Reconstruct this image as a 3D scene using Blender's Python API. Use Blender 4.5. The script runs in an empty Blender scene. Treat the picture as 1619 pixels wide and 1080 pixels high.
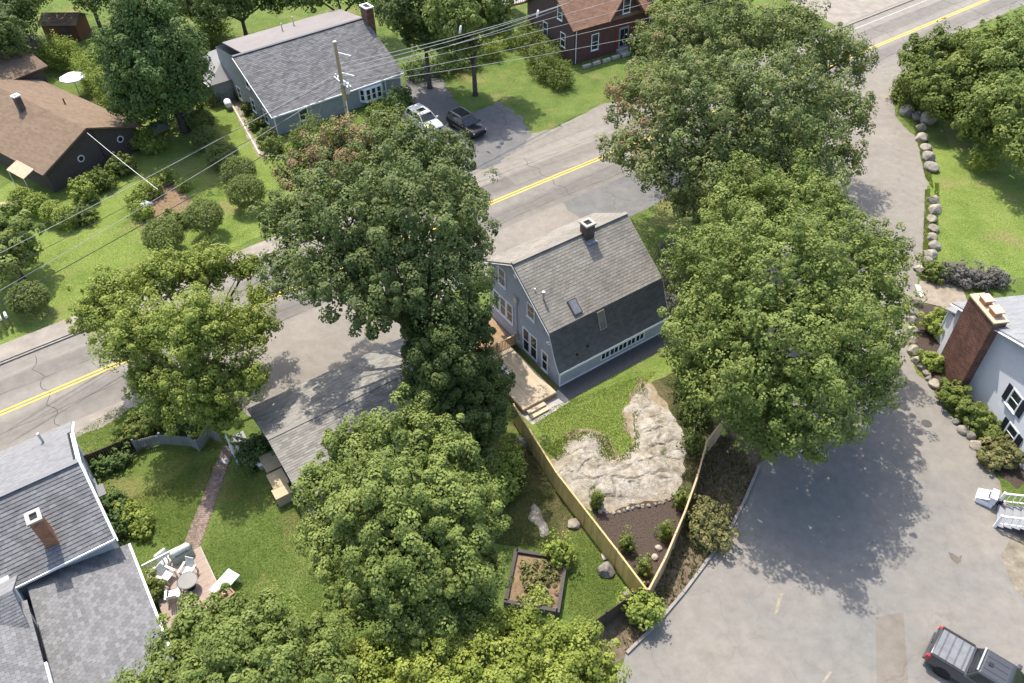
import bpy, math, random
import numpy as np
from mathutils import Vector, Matrix, noise

# ------------------------------------------------------------------ camera, sky, sun, exposure
scene = bpy.context.scene
col = scene.collection
R = math.radians
cam_d = bpy.data.cameras.new('camera'); cam = bpy.data.objects.new('camera', cam_d); col.objects.link(cam)
cam_d.sensor_width = 36.0; cam_d.lens = 28.0; cam_d.clip_start = 0.5; cam_d.clip_end = 2000
cam.location = (0, 0, 40)
cam.rotation_euler = (Matrix.Rotation(R(90-43.9), 3, 'X') @ Matrix.Rotation(R(-1.5), 3, 'Z')).to_euler()
scene.camera = cam
SUN_EL, SUN_AZ = 61.0, 114.0          # azimuth of the sun, counter-clockwise from +X
world = bpy.data.worlds.new('World'); scene.world = world; world.use_nodes = True
wn = world.node_tree.nodes; wl = world.node_tree.links
sky = wn.new('ShaderNodeTexSky'); sky.sky_type = 'NISHITA'; sky.sun_disc = False
sky.dust_density = 2.5; sky.ozone_density = 0.7; sky.sun_elevation = R(SUN_EL); sky.sun_rotation = R(90-SUN_AZ)
bg = wn['Background']; bg.inputs[1].default_value = 0.15
wl.new(sky.outputs[0], bg.inputs[0])
sun_d = bpy.data.lights.new('sun', 'SUN'); sun_d.energy = 2.8; sun_d.angle = R(0.55); sun_d.color = (1.0, 0.94, 0.84)
sun = bpy.data.objects.new('sun', sun_d); col.objects.link(sun)
sd = Vector((math.cos(R(SUN_AZ))*math.cos(R(SUN_EL)), math.sin(R(SUN_AZ))*math.cos(R(SUN_EL)), math.sin(R(SUN_EL))))
sun.rotation_euler = sd.to_track_quat('Z', 'Y').to_euler(); sun.location = (-30, 60, 60)
vs = scene.view_settings; vs.view_transform = 'Standard'; vs.look = 'None'; vs.gamma = 1; vs.exposure = 1.3; vs.use_curve_mapping = False

# ------------------------------------------------------------------ helpers
ROAD_O = Vector((-34.543, 35.815, 0)); ROAD_A = R(34.525)
EX = Vector((math.cos(ROAD_A), math.sin(ROAD_A), 0)); EY = Vector((-math.sin(ROAD_A), math.cos(ROAD_A), 0))
def RF(s, t, z=0.0): return ROAD_O + EX*s + EY*t + Vector((0, 0, z))   # s along the street, t across it

def tag(o, label=None, cat=None, group=None, kind=None):
    if label: o['label'] = label
    if cat: o['category'] = cat
    if group: o['group'] = group
    if kind: o['kind'] = kind
    return o
def empty(name, loc=(0, 0, 0), rz=0.0, label=None, cat=None, group=None):
    o = bpy.data.objects.new(name, None); col.objects.link(o); o.location = loc; o.rotation_euler = (0, 0, rz)
    o.empty_display_size = .3
    return tag(o, label, cat, group)
def link(name, me, parent=None):
    o = bpy.data.objects.new(name, me); col.objects.link(o)
    if parent: o.parent = parent
    return o
def copy_tree(o, parent=None):
    c = o.copy(); col.objects.link(c); c.parent = parent
    for ch in list(o.children): copy_tree(ch, c)
    return c

class MB:
    def __init__(s): s.v = []; s.f = []
    def poly(s, pts):
        n = len(s.v); s.v += [tuple(p) for p in pts]; s.f.append(tuple(range(n, n+len(pts)))); return s
    def box(s, x0, x1, y0, y1, z0, z1):
        n = len(s.v); s.v += [(x0,y0,z0),(x1,y0,z0),(x1,y1,z0),(x0,y1,z0),(x0,y0,z1),(x1,y0,z1),(x1,y1,z1),(x0,y1,z1)]
        s.f += [tuple(n+i for i in q) for q in ((3,2,1,0),(4,5,6,7),(0,1,5,4),(1,2,6,5),(2,3,7,6),(3,0,4,7))]; return s
    def prism(s, pts, d):
        n = len(s.v); k = len(pts); d = Vector(d)
        s.v += [tuple(p) for p in pts] + [tuple(Vector(p)+d) for p in pts]
        s.f.append(tuple(range(n+k-1, n-1, -1))); s.f.append(tuple(range(n+k, n+2*k)))
        for i in range(k): j = (i+1) % k; s.f.append((n+i, n+j, n+k+j, n+k+i))
        return s
    def bar(s, p, q, w, h=None, up=(0, 0, 1)):
        p = Vector(p); q = Vector(q); h = h or w; d = (q-p).normalized(); u = Vector(up)
        if abs(d.dot(u)) > .97: u = Vector((1, 0, 0))
        a = d.cross(u).normalized()*w*.5; b = a.cross(d).normalized()*h*.5
        return s.prism([p-a-b, p+a-b, p+a+b, p-a+b], q-p)
    def tube(s, path, r, n=6, cap=True):
        path = [Vector(p) for p in path]; k = len(path)
        rs = r if isinstance(r, (list, tuple)) else [r]*k
        base = len(s.v); prev = None
        for i, p in enumerate(path):
            d = (path[min(i+1, k-1)]-path[max(i-1, 0)]).normalized()
            a = prev if prev else (Vector((0, 0, 1)) if abs(d.z) < .9 else Vector((1, 0, 0)))
            a = (a - d*a.dot(d)).normalized(); prev = a; b = d.cross(a)
            for j in range(n):
                t = 2*math.pi*j/n; s.v.append(tuple(p + (a*math.cos(t)+b*math.sin(t))*rs[i]))
        for i in range(k-1):
            for j in range(n):
                j2 = (j+1) % n; s.f.append((base+i*n+j, base+i*n+j2, base+(i+1)*n+j2, base+(i+1)*n+j))
        if cap:
            s.f.append(tuple(base+j for j in range(n-1, -1, -1))); s.f.append(tuple(base+(k-1)*n+j for j in range(n)))
        return s
    def lathe(s, prof, n=16, c=(0, 0, 0)):
        base = len(s.v); k = len(prof)
        for r, z in prof:
            for j in range(n): t = 2*math.pi*j/n; s.v.append((c[0]+r*math.cos(t), c[1]+r*math.sin(t), c[2]+z))
        for i in range(k-1):
            for j in range(n): j2 = (j+1) % n; s.f.append((base+i*n+j, base+i*n+j2, base+(i+1)*n+j2, base+(i+1)*n+j))
        s.f.append(tuple(base+j for j in range(n-1, -1, -1))); s.f.append(tuple(base+(k-1)*n+j for j in range(n)))
        return s
    def mesh(s, name, mat, smooth=False):
        me = bpy.data.meshes.new(name); me.from_pydata(s.v, [], s.f); me.materials.append(mat)
        if smooth: me.polygons.foreach_set('use_smooth', [True]*len(me.polygons))
        me.update(); return me
    def build(s, name, mat, parent=None, smooth=False, bevel=0):
        o = link(name, s.mesh(name, mat, smooth), parent)
        if bevel:
            m = o.modifiers.new('bevel', 'BEVEL'); m.width = bevel; m.segments = 2; m.limit_method = 'ANGLE'
        return o

def quads_object(name, V, mat, parent=None, tint=None):
    """V: (N,4,3) array of separate quads"""
    n = len(V); me = bpy.data.meshes.new(name)
    me.vertices.add(n*4); me.vertices.foreach_set('co', V.astype(np.float32).ravel())
    me.loops.add(n*4); me.loops.foreach_set('vertex_index', np.arange(n*4, dtype=np.int32))
    me.polygons.add(n); me.polygons.foreach_set('loop_start', np.arange(0, n*4, 4, dtype=np.int32))
    me.polygons.foreach_set('loop_total', np.full(n, 4, dtype=np.int32))
    if tint is not None:
        at = me.attributes.new('tint', 'FLOAT', 'POINT'); at.data.foreach_set('value', np.repeat(tint, 4).astype(np.float32))
    me.materials.append(mat); me.update(calc_edges=True); me.validate()
    return link(name, me, parent)

# ------------------------------------------------------------------ materials
class NT:
    def __init__(s, name):
        s.m = bpy.data.materials.new(name); s.m.use_nodes = True; s.n = s.m.node_tree.nodes; s.l = s.m.node_tree.links
        s.b = s.n['Principled BSDF']; s.out = s.n['Material Output']
    def new(s, t, **kw):
        n = s.n.new(t)
        for k, v in kw.items(): setattr(n, k, v)
        return n
    def set(s, sock, v):
        if isinstance(v, bpy.types.NodeSocket): s.l.new(v, sock)
        elif v is not None: sock.default_value = v
    def coord(s, kind='Object', scale=(1, 1, 1), rot=(0, 0, 0)):
        tc = s.new('ShaderNodeTexCoord'); mp = s.new('ShaderNodeMapping'); mp.inputs['Scale'].default_value = scale; mp.inputs['Rotation'].default_value = rot
        s.l.new(tc.outputs[kind], mp.inputs[0]); return mp.outputs[0]
    def pos(s):
        return s.new('ShaderNodeNewGeometry').outputs['Position']
    def noise(s, vec, scale, detail=4, rough=.6, dist=0):
        n = s.new('ShaderNodeTexNoise'); s.l.new(vec, n.inputs['Vector']); n.inputs['Scale'].default_value = scale
        n.inputs['Detail'].default_value = detail; n.inputs['Roughness'].default_value = rough; n.inputs['Distortion'].default_value = dist
        return n.outputs[0]
    def ramp(s, fac, stops, interp='LINEAR'):
        r = s.new('ShaderNodeValToRGB'); e = r.color_ramp.elements; r.color_ramp.interpolation = interp
        while len(e) < len(stops): e.new(.5)
        for i, (p, c) in enumerate(stops): e[i].position = p; e[i].color = (*c, 1) if len(c) == 3 else c
        s.l.new(fac, r.inputs[0]); return r.outputs[0]
    def mix(s, f, a, b, mode='MIX'):
        m = s.new('ShaderNodeMix', data_type='RGBA', blend_type=mode)
        s.set(m.inputs[0], f); s.set(m.inputs[6], (*a, 1) if isinstance(a, tuple) and len(a) == 3 else a); s.set(m.inputs[7], (*b, 1) if isinstance(b, tuple) and len(b) == 3 else b)
        return m.outputs[2]
    def math(s, op, a, b=None, c=None):
        m = s.new('ShaderNodeMath', operation=op); s.set(m.inputs[0], a); s.set(m.inputs[1], b)
        if c is not None: s.set(m.inputs[2], c)
        return m.outputs[0]
    def bump(s, h, strength=.4, dist=.02):
        b = s.new('ShaderNodeBump'); b.inputs['Strength'].default_value = strength; b.inputs['Distance'].default_value = dist
        s.l.new(h, b.inputs['Height']); s.l.new(b.outputs[0], s.b.inputs['Normal'])
    def done(s, color, rough=.85, spec=.3, metal=0):
        if isinstance(color, tuple): color = (*color, 1)
        s.set(s.b.inputs['Base Color'], color); s.b.inputs['Roughness'].default_value = rough
        s.b.inputs['Specular IOR Level'].default_value = spec; s.b.inputs['Metallic'].default_value = metal
        return s.m

def c3(c, k): return tuple(min(1, x*k) for x in c)
def plain(name, c, rough=.7, spec=.3, metal=0, var=.18, scale=3.0):
    t = NT(name); v = t.pos(); f = t.noise(v, scale, 5)
    return t.done(t.ramp(f, [(.3, c3(c, 1-var)), (.7, c3(c, 1+var))]), rough, spec, metal)
def wood(name, c, rough=.8, var=.3, axis=(1, 14, 14)):
    t = NT(name); v = t.coord('Object', axis); f = t.noise(v, 1.2, 5); isl = t.new('ShaderNodeObjectInfo').outputs['Random']
    a = t.ramp(f, [(.25, c3(c, 1-var)), (.75, c3(c, 1+var))])
    b = t.mix(.5, a, t.ramp(isl, [(0, c3(c, .75)), (1, c3(c, 1.2))])); t.bump(f, .3, .01)
    return t.done(b, rough, .2)
def shingle_mat(name, c, var=.35, tintc=None, streak=.15):
    t = NT(name); isl = t.new('ShaderNodeNewGeometry').outputs['Random Per Island']; v = t.pos()
    a = t.ramp(isl, [(0, c3(c, 1-var)), (.5, c), (1, c3(c, 1+var))])
    w = t.noise(v, .55, 4, .6); a = t.mix(streak*2, a, t.ramp(w, [(.3, c3(tintc or c, .55)), (.72, c3(tintc or c, 1.35))]), 'MIX')
    g = t.noise(v, 40, 2); a = t.mix(.35, a, t.ramp(g, [(.3, (.5, .5, .5)), (.7, (1.3, 1.3, 1.3))]), 'MULTIPLY')
    t.bump(g, .12, .006)
    return t.done(a, .95, .15)
def siding_mat(name, c, pitch=.11, var=.1):
    t = NT(name); sp = t.new('ShaderNodeSeparateXYZ'); t.l.new(t.pos(), sp.inputs[0])
    z = t.math('FRACT', t.math('DIVIDE', sp.outputs[2], pitch)); f = t.noise(t.pos(), 1.6, 5)
    a = t.ramp(f, [(.3, c3(c, 1-var)), (.7, c3(c, 1+var))])
    t.bump(t.math('SUBTRACT', 1.0, z), 1.0, .022)
    return t.done(a, .75, .25)
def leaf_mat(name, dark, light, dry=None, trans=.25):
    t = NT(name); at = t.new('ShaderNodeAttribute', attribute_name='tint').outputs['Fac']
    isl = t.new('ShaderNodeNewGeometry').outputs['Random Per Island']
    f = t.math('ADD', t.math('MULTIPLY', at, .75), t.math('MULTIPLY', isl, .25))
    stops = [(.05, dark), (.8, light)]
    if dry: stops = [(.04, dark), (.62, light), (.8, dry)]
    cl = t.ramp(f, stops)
    t.done(cl, .6, .16)
    tr = t.new('ShaderNodeBsdfTranslucent'); t.l.new(t.mix(.5, cl, t.mix(1.0, cl, (1.5, 1.6, .5), 'MULTIPLY')), tr.inputs[0])
    mx = t.new('ShaderNodeMixShader'); mx.inputs[0].default_value = trans
    t.l.new(t.b.outputs[0], mx.inputs[1]); t.l.new(tr.outputs[0], mx.inputs[2]); t.l.new(mx.outputs[0], t.out.inputs[0])
    return t.m
def asphalt(name, c, tone2, crack=.5, big=.12, bands=None):
    t = NT(name); v = t.coord('Object'); n1 = t.noise(v, big, 5, .65); n2 = t.noise(v, 1.3, 6, .7); n3 = t.noise(v, 60, 2)
    a = t.ramp(n1, [(.36, c), (.64, tone2)])
    if bands: a = bands(t, v, a)
    a = t.mix(.55, a, t.ramp(n2, [(.3, (.72, .71, .70)), (.7, (1.22, 1.22, 1.24))]), 'MULTIPLY')
    a = t.mix(.5, a, t.ramp(n3, [(.3, (.75, .75, .75)), (.7, (1.25, 1.25, 1.25))]), 'MULTIPLY')
    vo = t.new('ShaderNodeTexVoronoi', feature='DISTANCE_TO_EDGE'); vo.inputs['Scale'].default_value = .16
    nn = t.new('ShaderNodeTexNoise'); nn.inputs['Scale'].default_value = .8; nn.inputs['Detail'].default_value = 4; t.l.new(v, nn.inputs['Vector'])
    va = t.new('ShaderNodeVectorMath', operation='MULTIPLY_ADD'); t.l.new(nn.outputs['Color'], va.inputs[0]); va.inputs[1].default_value = (2.2, 2.2, 0); t.l.new(v, va.inputs[2])
    t.l.new(va.outputs[0], vo.inputs['Vector'])
    cr = t.ramp(vo.outputs['Distance'], [(0, (1, 1, 1)), (.006, (0, 0, 0))])
    crk = t.math('MULTIPLY', cr, crack)
    a = t.mix(crk, a, c3(c, .35)); t.bump(n3, .3, .01)
    return t.done(a, .9, .25)
def grass_mat(name, stops, dry, amt=(.56, .7)):
    t = NT(name); v = t.pos(); n1 = t.noise(v, .35, 6, .7); n2 = t.noise(v, 6, 4, .7); n3 = t.noise(v, .22, 4, .6, .6); n4 = t.noise(v, 22, 3, .7)
    a = t.ramp(n1, stops)
    a = t.mix(t.ramp(n3, [(amt[0], (0, 0, 0)), (amt[1], (1, 1, 1))]), a, dry)
    a = t.mix(.75, a, t.ramp(n2, [(.3, (.6, .62, .55)), (.7, (1.4, 1.38, 1.4))]), 'MULTIPLY')
    a = t.mix(.7, a, t.ramp(n4, [(.3, (.6, .6, .6)), (.7, (1.4, 1.4, 1.4))]), 'MULTIPLY')
    h = t.math('ADD', n4, t.math('MULTIPLY', n2, 1.5)); t.bump(h, .9, .12)
    return t.done(a, .95, .1)
def glass_mat(name, c=(.012, .016, .02)):
    t = NT(name); f = t.noise(t.pos(), 1.1, 3)
    return t.done(t.ramp(f, [(.35, c), (.7, c3(c, 3))]), .08, .6)
def brick_mat(name, c1, c2, mortar, scale=9.0, rot=(0, 0, 0)):
    t = NT(name); tc = t.new('ShaderNodeTexCoord'); sp = t.new('ShaderNodeSeparateXYZ'); t.l.new(tc.outputs['Object'], sp.inputs[0])
    cb = t.new('ShaderNodeCombineXYZ'); t.l.new(t.math('ADD', sp.outputs[0], sp.outputs[1]), cb.inputs[0]); t.l.new(sp.outputs[2], cb.inputs[1])
    b = t.new('ShaderNodeTexBrick'); t.l.new(cb.outputs[0], b.inputs['Vector']); b.inputs['Scale'].default_value = scale*.5
    b.inputs['Color1'].default_value = (*c1, 1); b.inputs['Color2'].default_value = (*c2, 1); b.inputs['Mortar'].default_value = (*mortar, 1)
    b.inputs['Mortar Size'].default_value = .025; b.inputs['Brick Width'].default_value = .95; b.inputs['Row Height'].default_value = .33; b.inputs['Bias'].default_value = -.1
    n = t.noise(t.pos(), 1.4, 5); a = t.mix(.7, b.outputs['Color'], t.ramp(n, [(.3, (.6, .6, .6)), (.7, (1.35, 1.35, 1.35))]), 'MULTIPLY')
    t.bump(t.math('SUBTRACT', 1.0, b.outputs['Fac']), .6, .02)
    return t.done(a, .9, .2)

M = {}
M['white'] = plain('white_paint', (.74, .75, .76), .5, .3, var=.06)
M['offwhite'] = plain('off_white', (.62, .62, .58), .7, var=.12)
M['glass'] = glass_mat('window_glass')
M['dark'] = plain('dark_void', (.015, .015, .016), .8)
M['black'] = plain('black_iron', (.02, .02, .022), .45)
M['steel'] = plain('galvanised_steel', (.45, .46, .47), .4, .5, .6, var=.08)
M['soil'] = plain('soil', (.19, .13, .08), .95, .1, var=.35, scale=5)
M['mulch'] = plain('bark_mulch', (.058, .045, .036), .95, .1, var=.5, scale=14)
M['stone'] = plain('granite', (.36, .335, .295), .9, .2, var=.35, scale=2.6)
M['trunk'] = plain('bark', (.10, .085, .07), .95, .1, var=.4, scale=5)
M['flag'] = plain('flagstone', (.24, .20, .155), .9, .2, var=.25, scale=2.0)
M['kerb'] = plain('granite_kerb', (.24, .225, .20), .9, .2, var=.2)
M['concrete'] = plain('concrete', (.36, .335, .30), .9, .2, var=.2, scale=1.2)

# ------------------------------------------------------------------ foliage and trees
def foliage(name, lobes, n_leaf, leaf, mat, seed, parent=None, sprig=.4, cell=.74, inner=.78, up=.55, tint=(.1, .7), low=-.55, rust=None, ragged=.22, fill=.24, lift=.35, spur=.7):
    """leaves grouped in domed tufts over the lobes of a crown, with a thinner fill of single leaves inside"""
    rg = np.random.default_rng(seed)
    L = np.array([(a[0], a[1], a[2], a[3], a[4] if len(a) > 4 else a[3]*.8) for a in lobes], float)
    area = L[:, 3]*(L[:, 3]+L[:, 4]); ns = int(30*area.sum()/cell**2); cen = (L[:, :3]*area[:, None]).sum(0)/area.sum()
    ph = rg.uniform(0, 6.28, (len(L), 6))
    def sample(want, r0, r1):
        pts = []; outs = []; need = want
        for _ in range(14):
            k = need*2+50
            li = rg.choice(len(L), k, p=area/area.sum())
            dv = rg.normal(size=(k, 3)); dv /= np.linalg.norm(dv, axis=1)[:, None]
            ok = dv[:, 2] > low; li = li[ok]; dv = dv[ok]
            rr = np.sqrt(rg.uniform(r0**2, r1**2, len(li))); p = ph[li]
            rr *= 1 + ragged*(np.sin(6*dv[:, 0]+p[:, 0])*np.sin(4*dv[:, 1]+p[:, 1])+.7*np.sin(7*dv[:, 2]+p[:, 2]+5*dv[:, 0])+.5*np.sin(11*dv[:, 1]+p[:, 3]+9*dv[:, 0]))
            c = L[li, :3]+dv*rr[:, None]*np.stack([L[li, 3], L[li, 3], L[li, 4]], 1)
            keep = c[:, 2] > .1
            for j in range(len(L)):
                q = (c-L[j, :3])/np.array([L[j, 3], L[j, 3], L[j, 4]]); keep &= (np.linalg.norm(q, axis=1) > r0*.95) | (li == j)
            pts.append(c[keep]); outs.append(dv[keep]); need = want - sum(len(x) for x in pts)
            if need <= 0: break
        return np.concatenate(pts)[:want], np.concatenate(outs)[:want]
    C, O = sample(ns, inner, 1.0)
    _, first = np.unique(np.floor(C/cell+rg.uniform(0, 1, 3)).astype(int), axis=0, return_index=True); C, O = C[first], O[first]; ns = len(C); per = max(4, int(n_leaf*(1-fill)/ns))
    def outward(C, O):
        o2 = C-cen; o2 /= np.linalg.norm(o2, axis=1)[:, None]+1e-6
        O = O*.6+o2*.4+np.array([0, 0, up]); return O/np.linalg.norm(O, axis=1)[:, None]
    O = outward(C, O); C = C+O*rg.uniform(-.3, 1, ns)[:, None]*lift*sprig*2+(O+np.array([0, 0, .5]))*((rg.uniform(0, 1, ns)**7)*spur)[:, None]
    tn = rg.uniform(tint[0], tint[1], ns)
    if rust:
        for (x, y, z, r, amt) in rust:
            w = np.exp(-(((C-np.array([x, y, z]))/r)**2).sum(1)); tn += w*amt*rg.uniform(.3, 1.2, ns)
    N = ns*per; Ci = np.repeat(C, per, 0); Oi = np.repeat(O, per, 0)
    sz = np.repeat(np.clip(np.exp(rg.normal(0, .38, ns)), .45, 2.0), per)*sprig
    off = rg.normal(size=(N, 3)); off /= np.linalg.norm(off, axis=1)[:, None]; ax = (off*Oi).sum(1)
    off = np.where((ax < -.25)[:, None], off-2*Oi*ax[:, None], off); off *= (rg.uniform(.45, 1, N)**.5)[:, None]
    P = Ci+(off+Oi*((off*Oi).sum(1)*.25)[:, None])*sz[:, None]
    nr = Oi*.3+off*1.0+rg.normal(size=(N, 3))*.24+np.array([0, 0, .22])
    if fill > 0:
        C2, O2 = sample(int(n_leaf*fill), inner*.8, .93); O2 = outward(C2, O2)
        P = np.concatenate([P, C2]); nr = np.concatenate([nr, O2*.6+rg.normal(size=C2.shape)*.6]); tnl = np.concatenate([np.repeat(tn, per), rg.uniform(tint[0]*.6, tint[1]*.8, len(C2))])  # inner leaves tinted darker: shade inside the crown painted into their colour
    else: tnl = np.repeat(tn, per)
    N = len(P); nr /= np.linalg.norm(nr, axis=1)[:, None]
    t = rg.normal(size=(N, 3)); t -= nr*(t*nr).sum(1)[:, None]; t /= np.linalg.norm(t, axis=1)[:, None]; b = np.cross(nr, t)
    s = leaf*rg.uniform(.65, 1.3, N)[:, None]; s[len(Ci):] *= 1.6
    V = np.stack([P-t*s*.5, P+b*s*.46-t*s*.05, P+t*s*.62-nr*s*.15, P-b*s*.46-t*s*.05], 1)
    V[:, :, 2] = np.maximum(V[:, :, 2], .02)
    return quads_object(name, V, mat, parent, np.clip(tnl, 0, 1))

def trunk_mesh(base, lobes, r, seed, z0=None, dz=0.0):
    rd = random.Random(seed); m = MB(); base = Vector((base[0], base[1], 0))
    L = [Vector(a[:3]) for a in lobes]; cen = sum(L, Vector())/len(L)
    fork = base.lerp(Vector((cen.x, cen.y, 0)), .35); fork.z = z0 or cen.z*.45
    def wob(p, q, ra, rb, n=5, k=.25):
        pts = []; rs = []
        for i in range(n+1):
            f = i/n; e = math.sin(f*math.pi)*k
            pts.append(p.lerp(q, f)+Vector((rd.uniform(-e, e), rd.uniform(-e, e), (q-p).length*.06*math.sin(f*math.pi)))); rs.append(ra+(rb-ra)*f)
        m.tube(pts, rs, 7); return pts
    pts = [base+Vector((0, 0, -.15)), base+Vector((0, 0, .4)), base.lerp(fork, .5), fork]
    m.tube(pts, [r*1.5, r*1.1, r*.95, r*.85], 9)
    for a in lobes:
        c = Vector(a[:3]); b = wob(fork, c, r*.55, r*.16)
        for _ in range(4):
            o = Vector((rd.gauss(0, 1), rd.gauss(0, 1), rd.gauss(.2, .7))).normalized()*a[3]*.75
            wob(b[rd.randint(2, 5)], c+o, r*.17, r*.04, 4, .2)
    return m
def tree(name, label, base, lobes, n_leaf, leaf, mat, seed, r=.35, group=None, cat='tree', **kw):
    if base is None: base = (sum(a[0] for a in lobes)/len(lobes), sum(a[1] for a in lobes)/len(lobes))
    bx, by = base[0], base[1]
    root = empty(name, (bx, by, 0), 0, label, cat, group)
    loc = [(a[0]-bx, a[1]-by, *a[2:]) for a in lobes]
    if 'rust' in kw and kw['rust']: kw['rust'] = [(a[0]-bx, a[1]-by, *a[2:]) for a in kw['rust']]
    trunk_mesh((0, 0), loc, r, seed).build('trunk', M['trunk'], root, True)
    loc = [(a[0], a[1], a[2], a[3]-min(.42, a[3]*.2), *a[4:]) for a in loc]      # the tufts add their own depth outside the lobes
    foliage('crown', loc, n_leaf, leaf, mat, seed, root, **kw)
    return root
def shrub(name, label, lobes, n_leaf, leaf, mat, seed, group=None, cat='shrub', stem=True, **kw):
    x, y = lobes[0][0], lobes[0][1]
    root = empty(name, (x, y, 0), 0, label, cat, group)
    loc = [(a[0]-x, a[1]-y, *a[2:]) for a in lobes]
    kw.setdefault('sprig', .2); kw.setdefault('cell', .3); kw.setdefault('low', -.8); kw.setdefault('inner', .7); kw.setdefault('spur', .4); kw.setdefault('ragged', .28)
    if stem:
        m = MB()
        for a in loc[:4]:
            m.tube([(0, 0, -.03), (a[0]*.4, a[1]*.4, a[2]*.5), (a[0], a[1], a[2])], [.07, .05, .02], 5)
        m.build('stem', M['trunk'], root, True)
    foliage('foliage', loc, n_leaf, leaf, mat, seed, root, **kw)
    return root

# ------------------------------------------------------------------ the setting: ground, street, lanes
def struct(o): o['kind'] = 'structure'; return o
def sheet(name, pts, z, mat, rz=0.0, origin=None, thick=.0, rag=.22):
    """flat polygon at height z; optional real thickness"""
    org = Vector(origin) if origin else Vector((0, 0, 0))
    rot = Matrix.Rotation(-rz, 3, 'Z')
    if rag:
        Q = []; k = len(pts)
        for i in range(k):
            a, b = Vector((pts[i][0], pts[i][1], 0)), Vector((pts[(i+1) % k][0], pts[(i+1) % k][1], 0)); n = max(1, int((b-a).length/.35))
            for j in range(n):
                q = a.lerp(b, j/n); Q.append(q+Vector((noise.fractal(q*.9+Vector((3, 0, z*900)), 1, 2, 4), noise.fractal(q*.9+Vector((0, 7, z*900)), 1, 2, 4), 0))*rag)
        pts = Q
    P = [rot @ (Vector((p[0], p[1], 0))-org) for p in pts]
    m = MB()
    if thick: m.prism([(p.x, p.y, 0) for p in P], (0, 0, thick))
    else: m.poly([(p.x, p.y, 0) for p in P])
    o = m.build(name, mat); o.location = (org.x, org.y, z-thick); o.rotation_euler = (0, 0, rz)
    return struct(o)
def strip(s0, s1, t0, t1): return [RF(s0, t0), RF(s1, t0), RF(s1, t1), RF(s0, t1)]

G_A, G_B, G_C = (.075, .12, .026), (.125, .175, .042), (.175, .22, .062)
M['grass'] = grass_mat('lawn_grass', [(.3, G_A), (.5, G_B), (.72, G_C)], (.24, .21, .085), (.54, .70))
M['lawn_bright'] = grass_mat('mown_grass', [(.3, (.125, .185, .038)), (.5, (.185, .245, .056)), (.7, (.235, .285, .078))], (.25, .225, .095), (.555, .70))
M['scrub'] = grass_mat('rough_grass', [(.3, (.035, .05, .018)), (.5, (.07, .075, .03)), (.7, (.12, .11, .05))], (.20, .16, .09), (.5, .66))
gm = MB(); gm.poly([(-400, -120, 0), (400, -120, 0), (400, 600, 0), (-400, 600, 0)])
struct(gm.build('ground', M['grass']))

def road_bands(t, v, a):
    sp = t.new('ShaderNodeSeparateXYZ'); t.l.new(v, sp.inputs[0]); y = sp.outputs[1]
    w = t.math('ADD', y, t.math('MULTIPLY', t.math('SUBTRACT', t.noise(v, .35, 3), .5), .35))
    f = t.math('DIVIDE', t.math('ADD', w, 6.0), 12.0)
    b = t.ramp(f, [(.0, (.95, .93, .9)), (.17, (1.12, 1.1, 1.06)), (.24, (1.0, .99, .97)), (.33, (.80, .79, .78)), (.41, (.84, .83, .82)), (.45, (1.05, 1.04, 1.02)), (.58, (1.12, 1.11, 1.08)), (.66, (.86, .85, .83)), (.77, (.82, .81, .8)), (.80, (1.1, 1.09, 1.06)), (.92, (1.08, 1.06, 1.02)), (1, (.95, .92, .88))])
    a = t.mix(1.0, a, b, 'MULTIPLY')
    k = t.coord('Object', (.055, .2, 1)); pt = t.new('ShaderNodeTexVoronoi'); t.l.new(k, pt.inputs['Vector']); pt.inputs['Scale'].default_value = 1.0; pt.distance = 'CHEBYCHEV'
    sepc = t.new('ShaderNodeSeparateColor'); t.l.new(pt.outputs['Color'], sepc.inputs[0])
    return t.mix(.8, a, t.ramp(sepc.outputs[0], [(.1, (.86, .86, .86)), (.5, (1, 1, 1)), (.9, (1.12, 1.1, 1.08))]), 'MULTIPLY')
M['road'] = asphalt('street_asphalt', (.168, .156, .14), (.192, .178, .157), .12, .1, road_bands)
M['lane'] = asphalt('old_lane_asphalt', (.18, .163, .138), (.21, .19, .158), .3, .14)
M['lot'] = asphalt('worn_lot_asphalt', (.158, .155, .143), (.205, .186, .16), .16, .13)
M['drive'] = asphalt('driveway_asphalt', (.11, .108, .104), (.15, .145, .136), .5, .15)
M['walkway'] = plain('tan_pavement', (.235, .208, .175), .92, .2, var=.2, scale=.9)
M['paint_y'] = plain('yellow_road_paint', (.60, .43, .055), .8, .2, var=.14, scale=2)
M['paint_w'] = plain('white_road_paint', (.42, .41, .38), .8, .2, var=.2, scale=2)

# the street: gentle bend, built as one sheet of cross sections in street coordinates
def bend(s): return .62*math.exp(-((s-44)/26.0)**2) - .0
def street_strip(name, s0, s1, ta, tb, z, mat, step=3.0, thick=0):
    m = MB(); n = max(2, int((s1-s0)/step)); V = []
    for i in range(n+1):
        s = s0+(s1-s0)*i/n; c = bend(s)
        fa = ta(s) if callable(ta) else ta+c; fb = tb(s) if callable(tb) else tb+c
        V.append((s, fa, fb))
    for (s, a, b), (s2, a2, b2) in zip(V, V[1:]):
        if thick:
            m.prism([(s, a, 0), (s2, a2, 0), (s2, b2, 0), (s, b, 0)], (0, 0, thick))
        else: m.poly([(s, a, 0), (s2, a2, 0), (s2, b2, 0), (s, b, 0)])
    o = m.build(name, mat); o.location = ROAD_O + Vector((0, 0, z)); o.rotation_euler = (0, 0, ROAD_A)
    return o
road = struct(street_strip('road', -60, 240, -3.75, 4.95, .012, M['road']))
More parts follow.
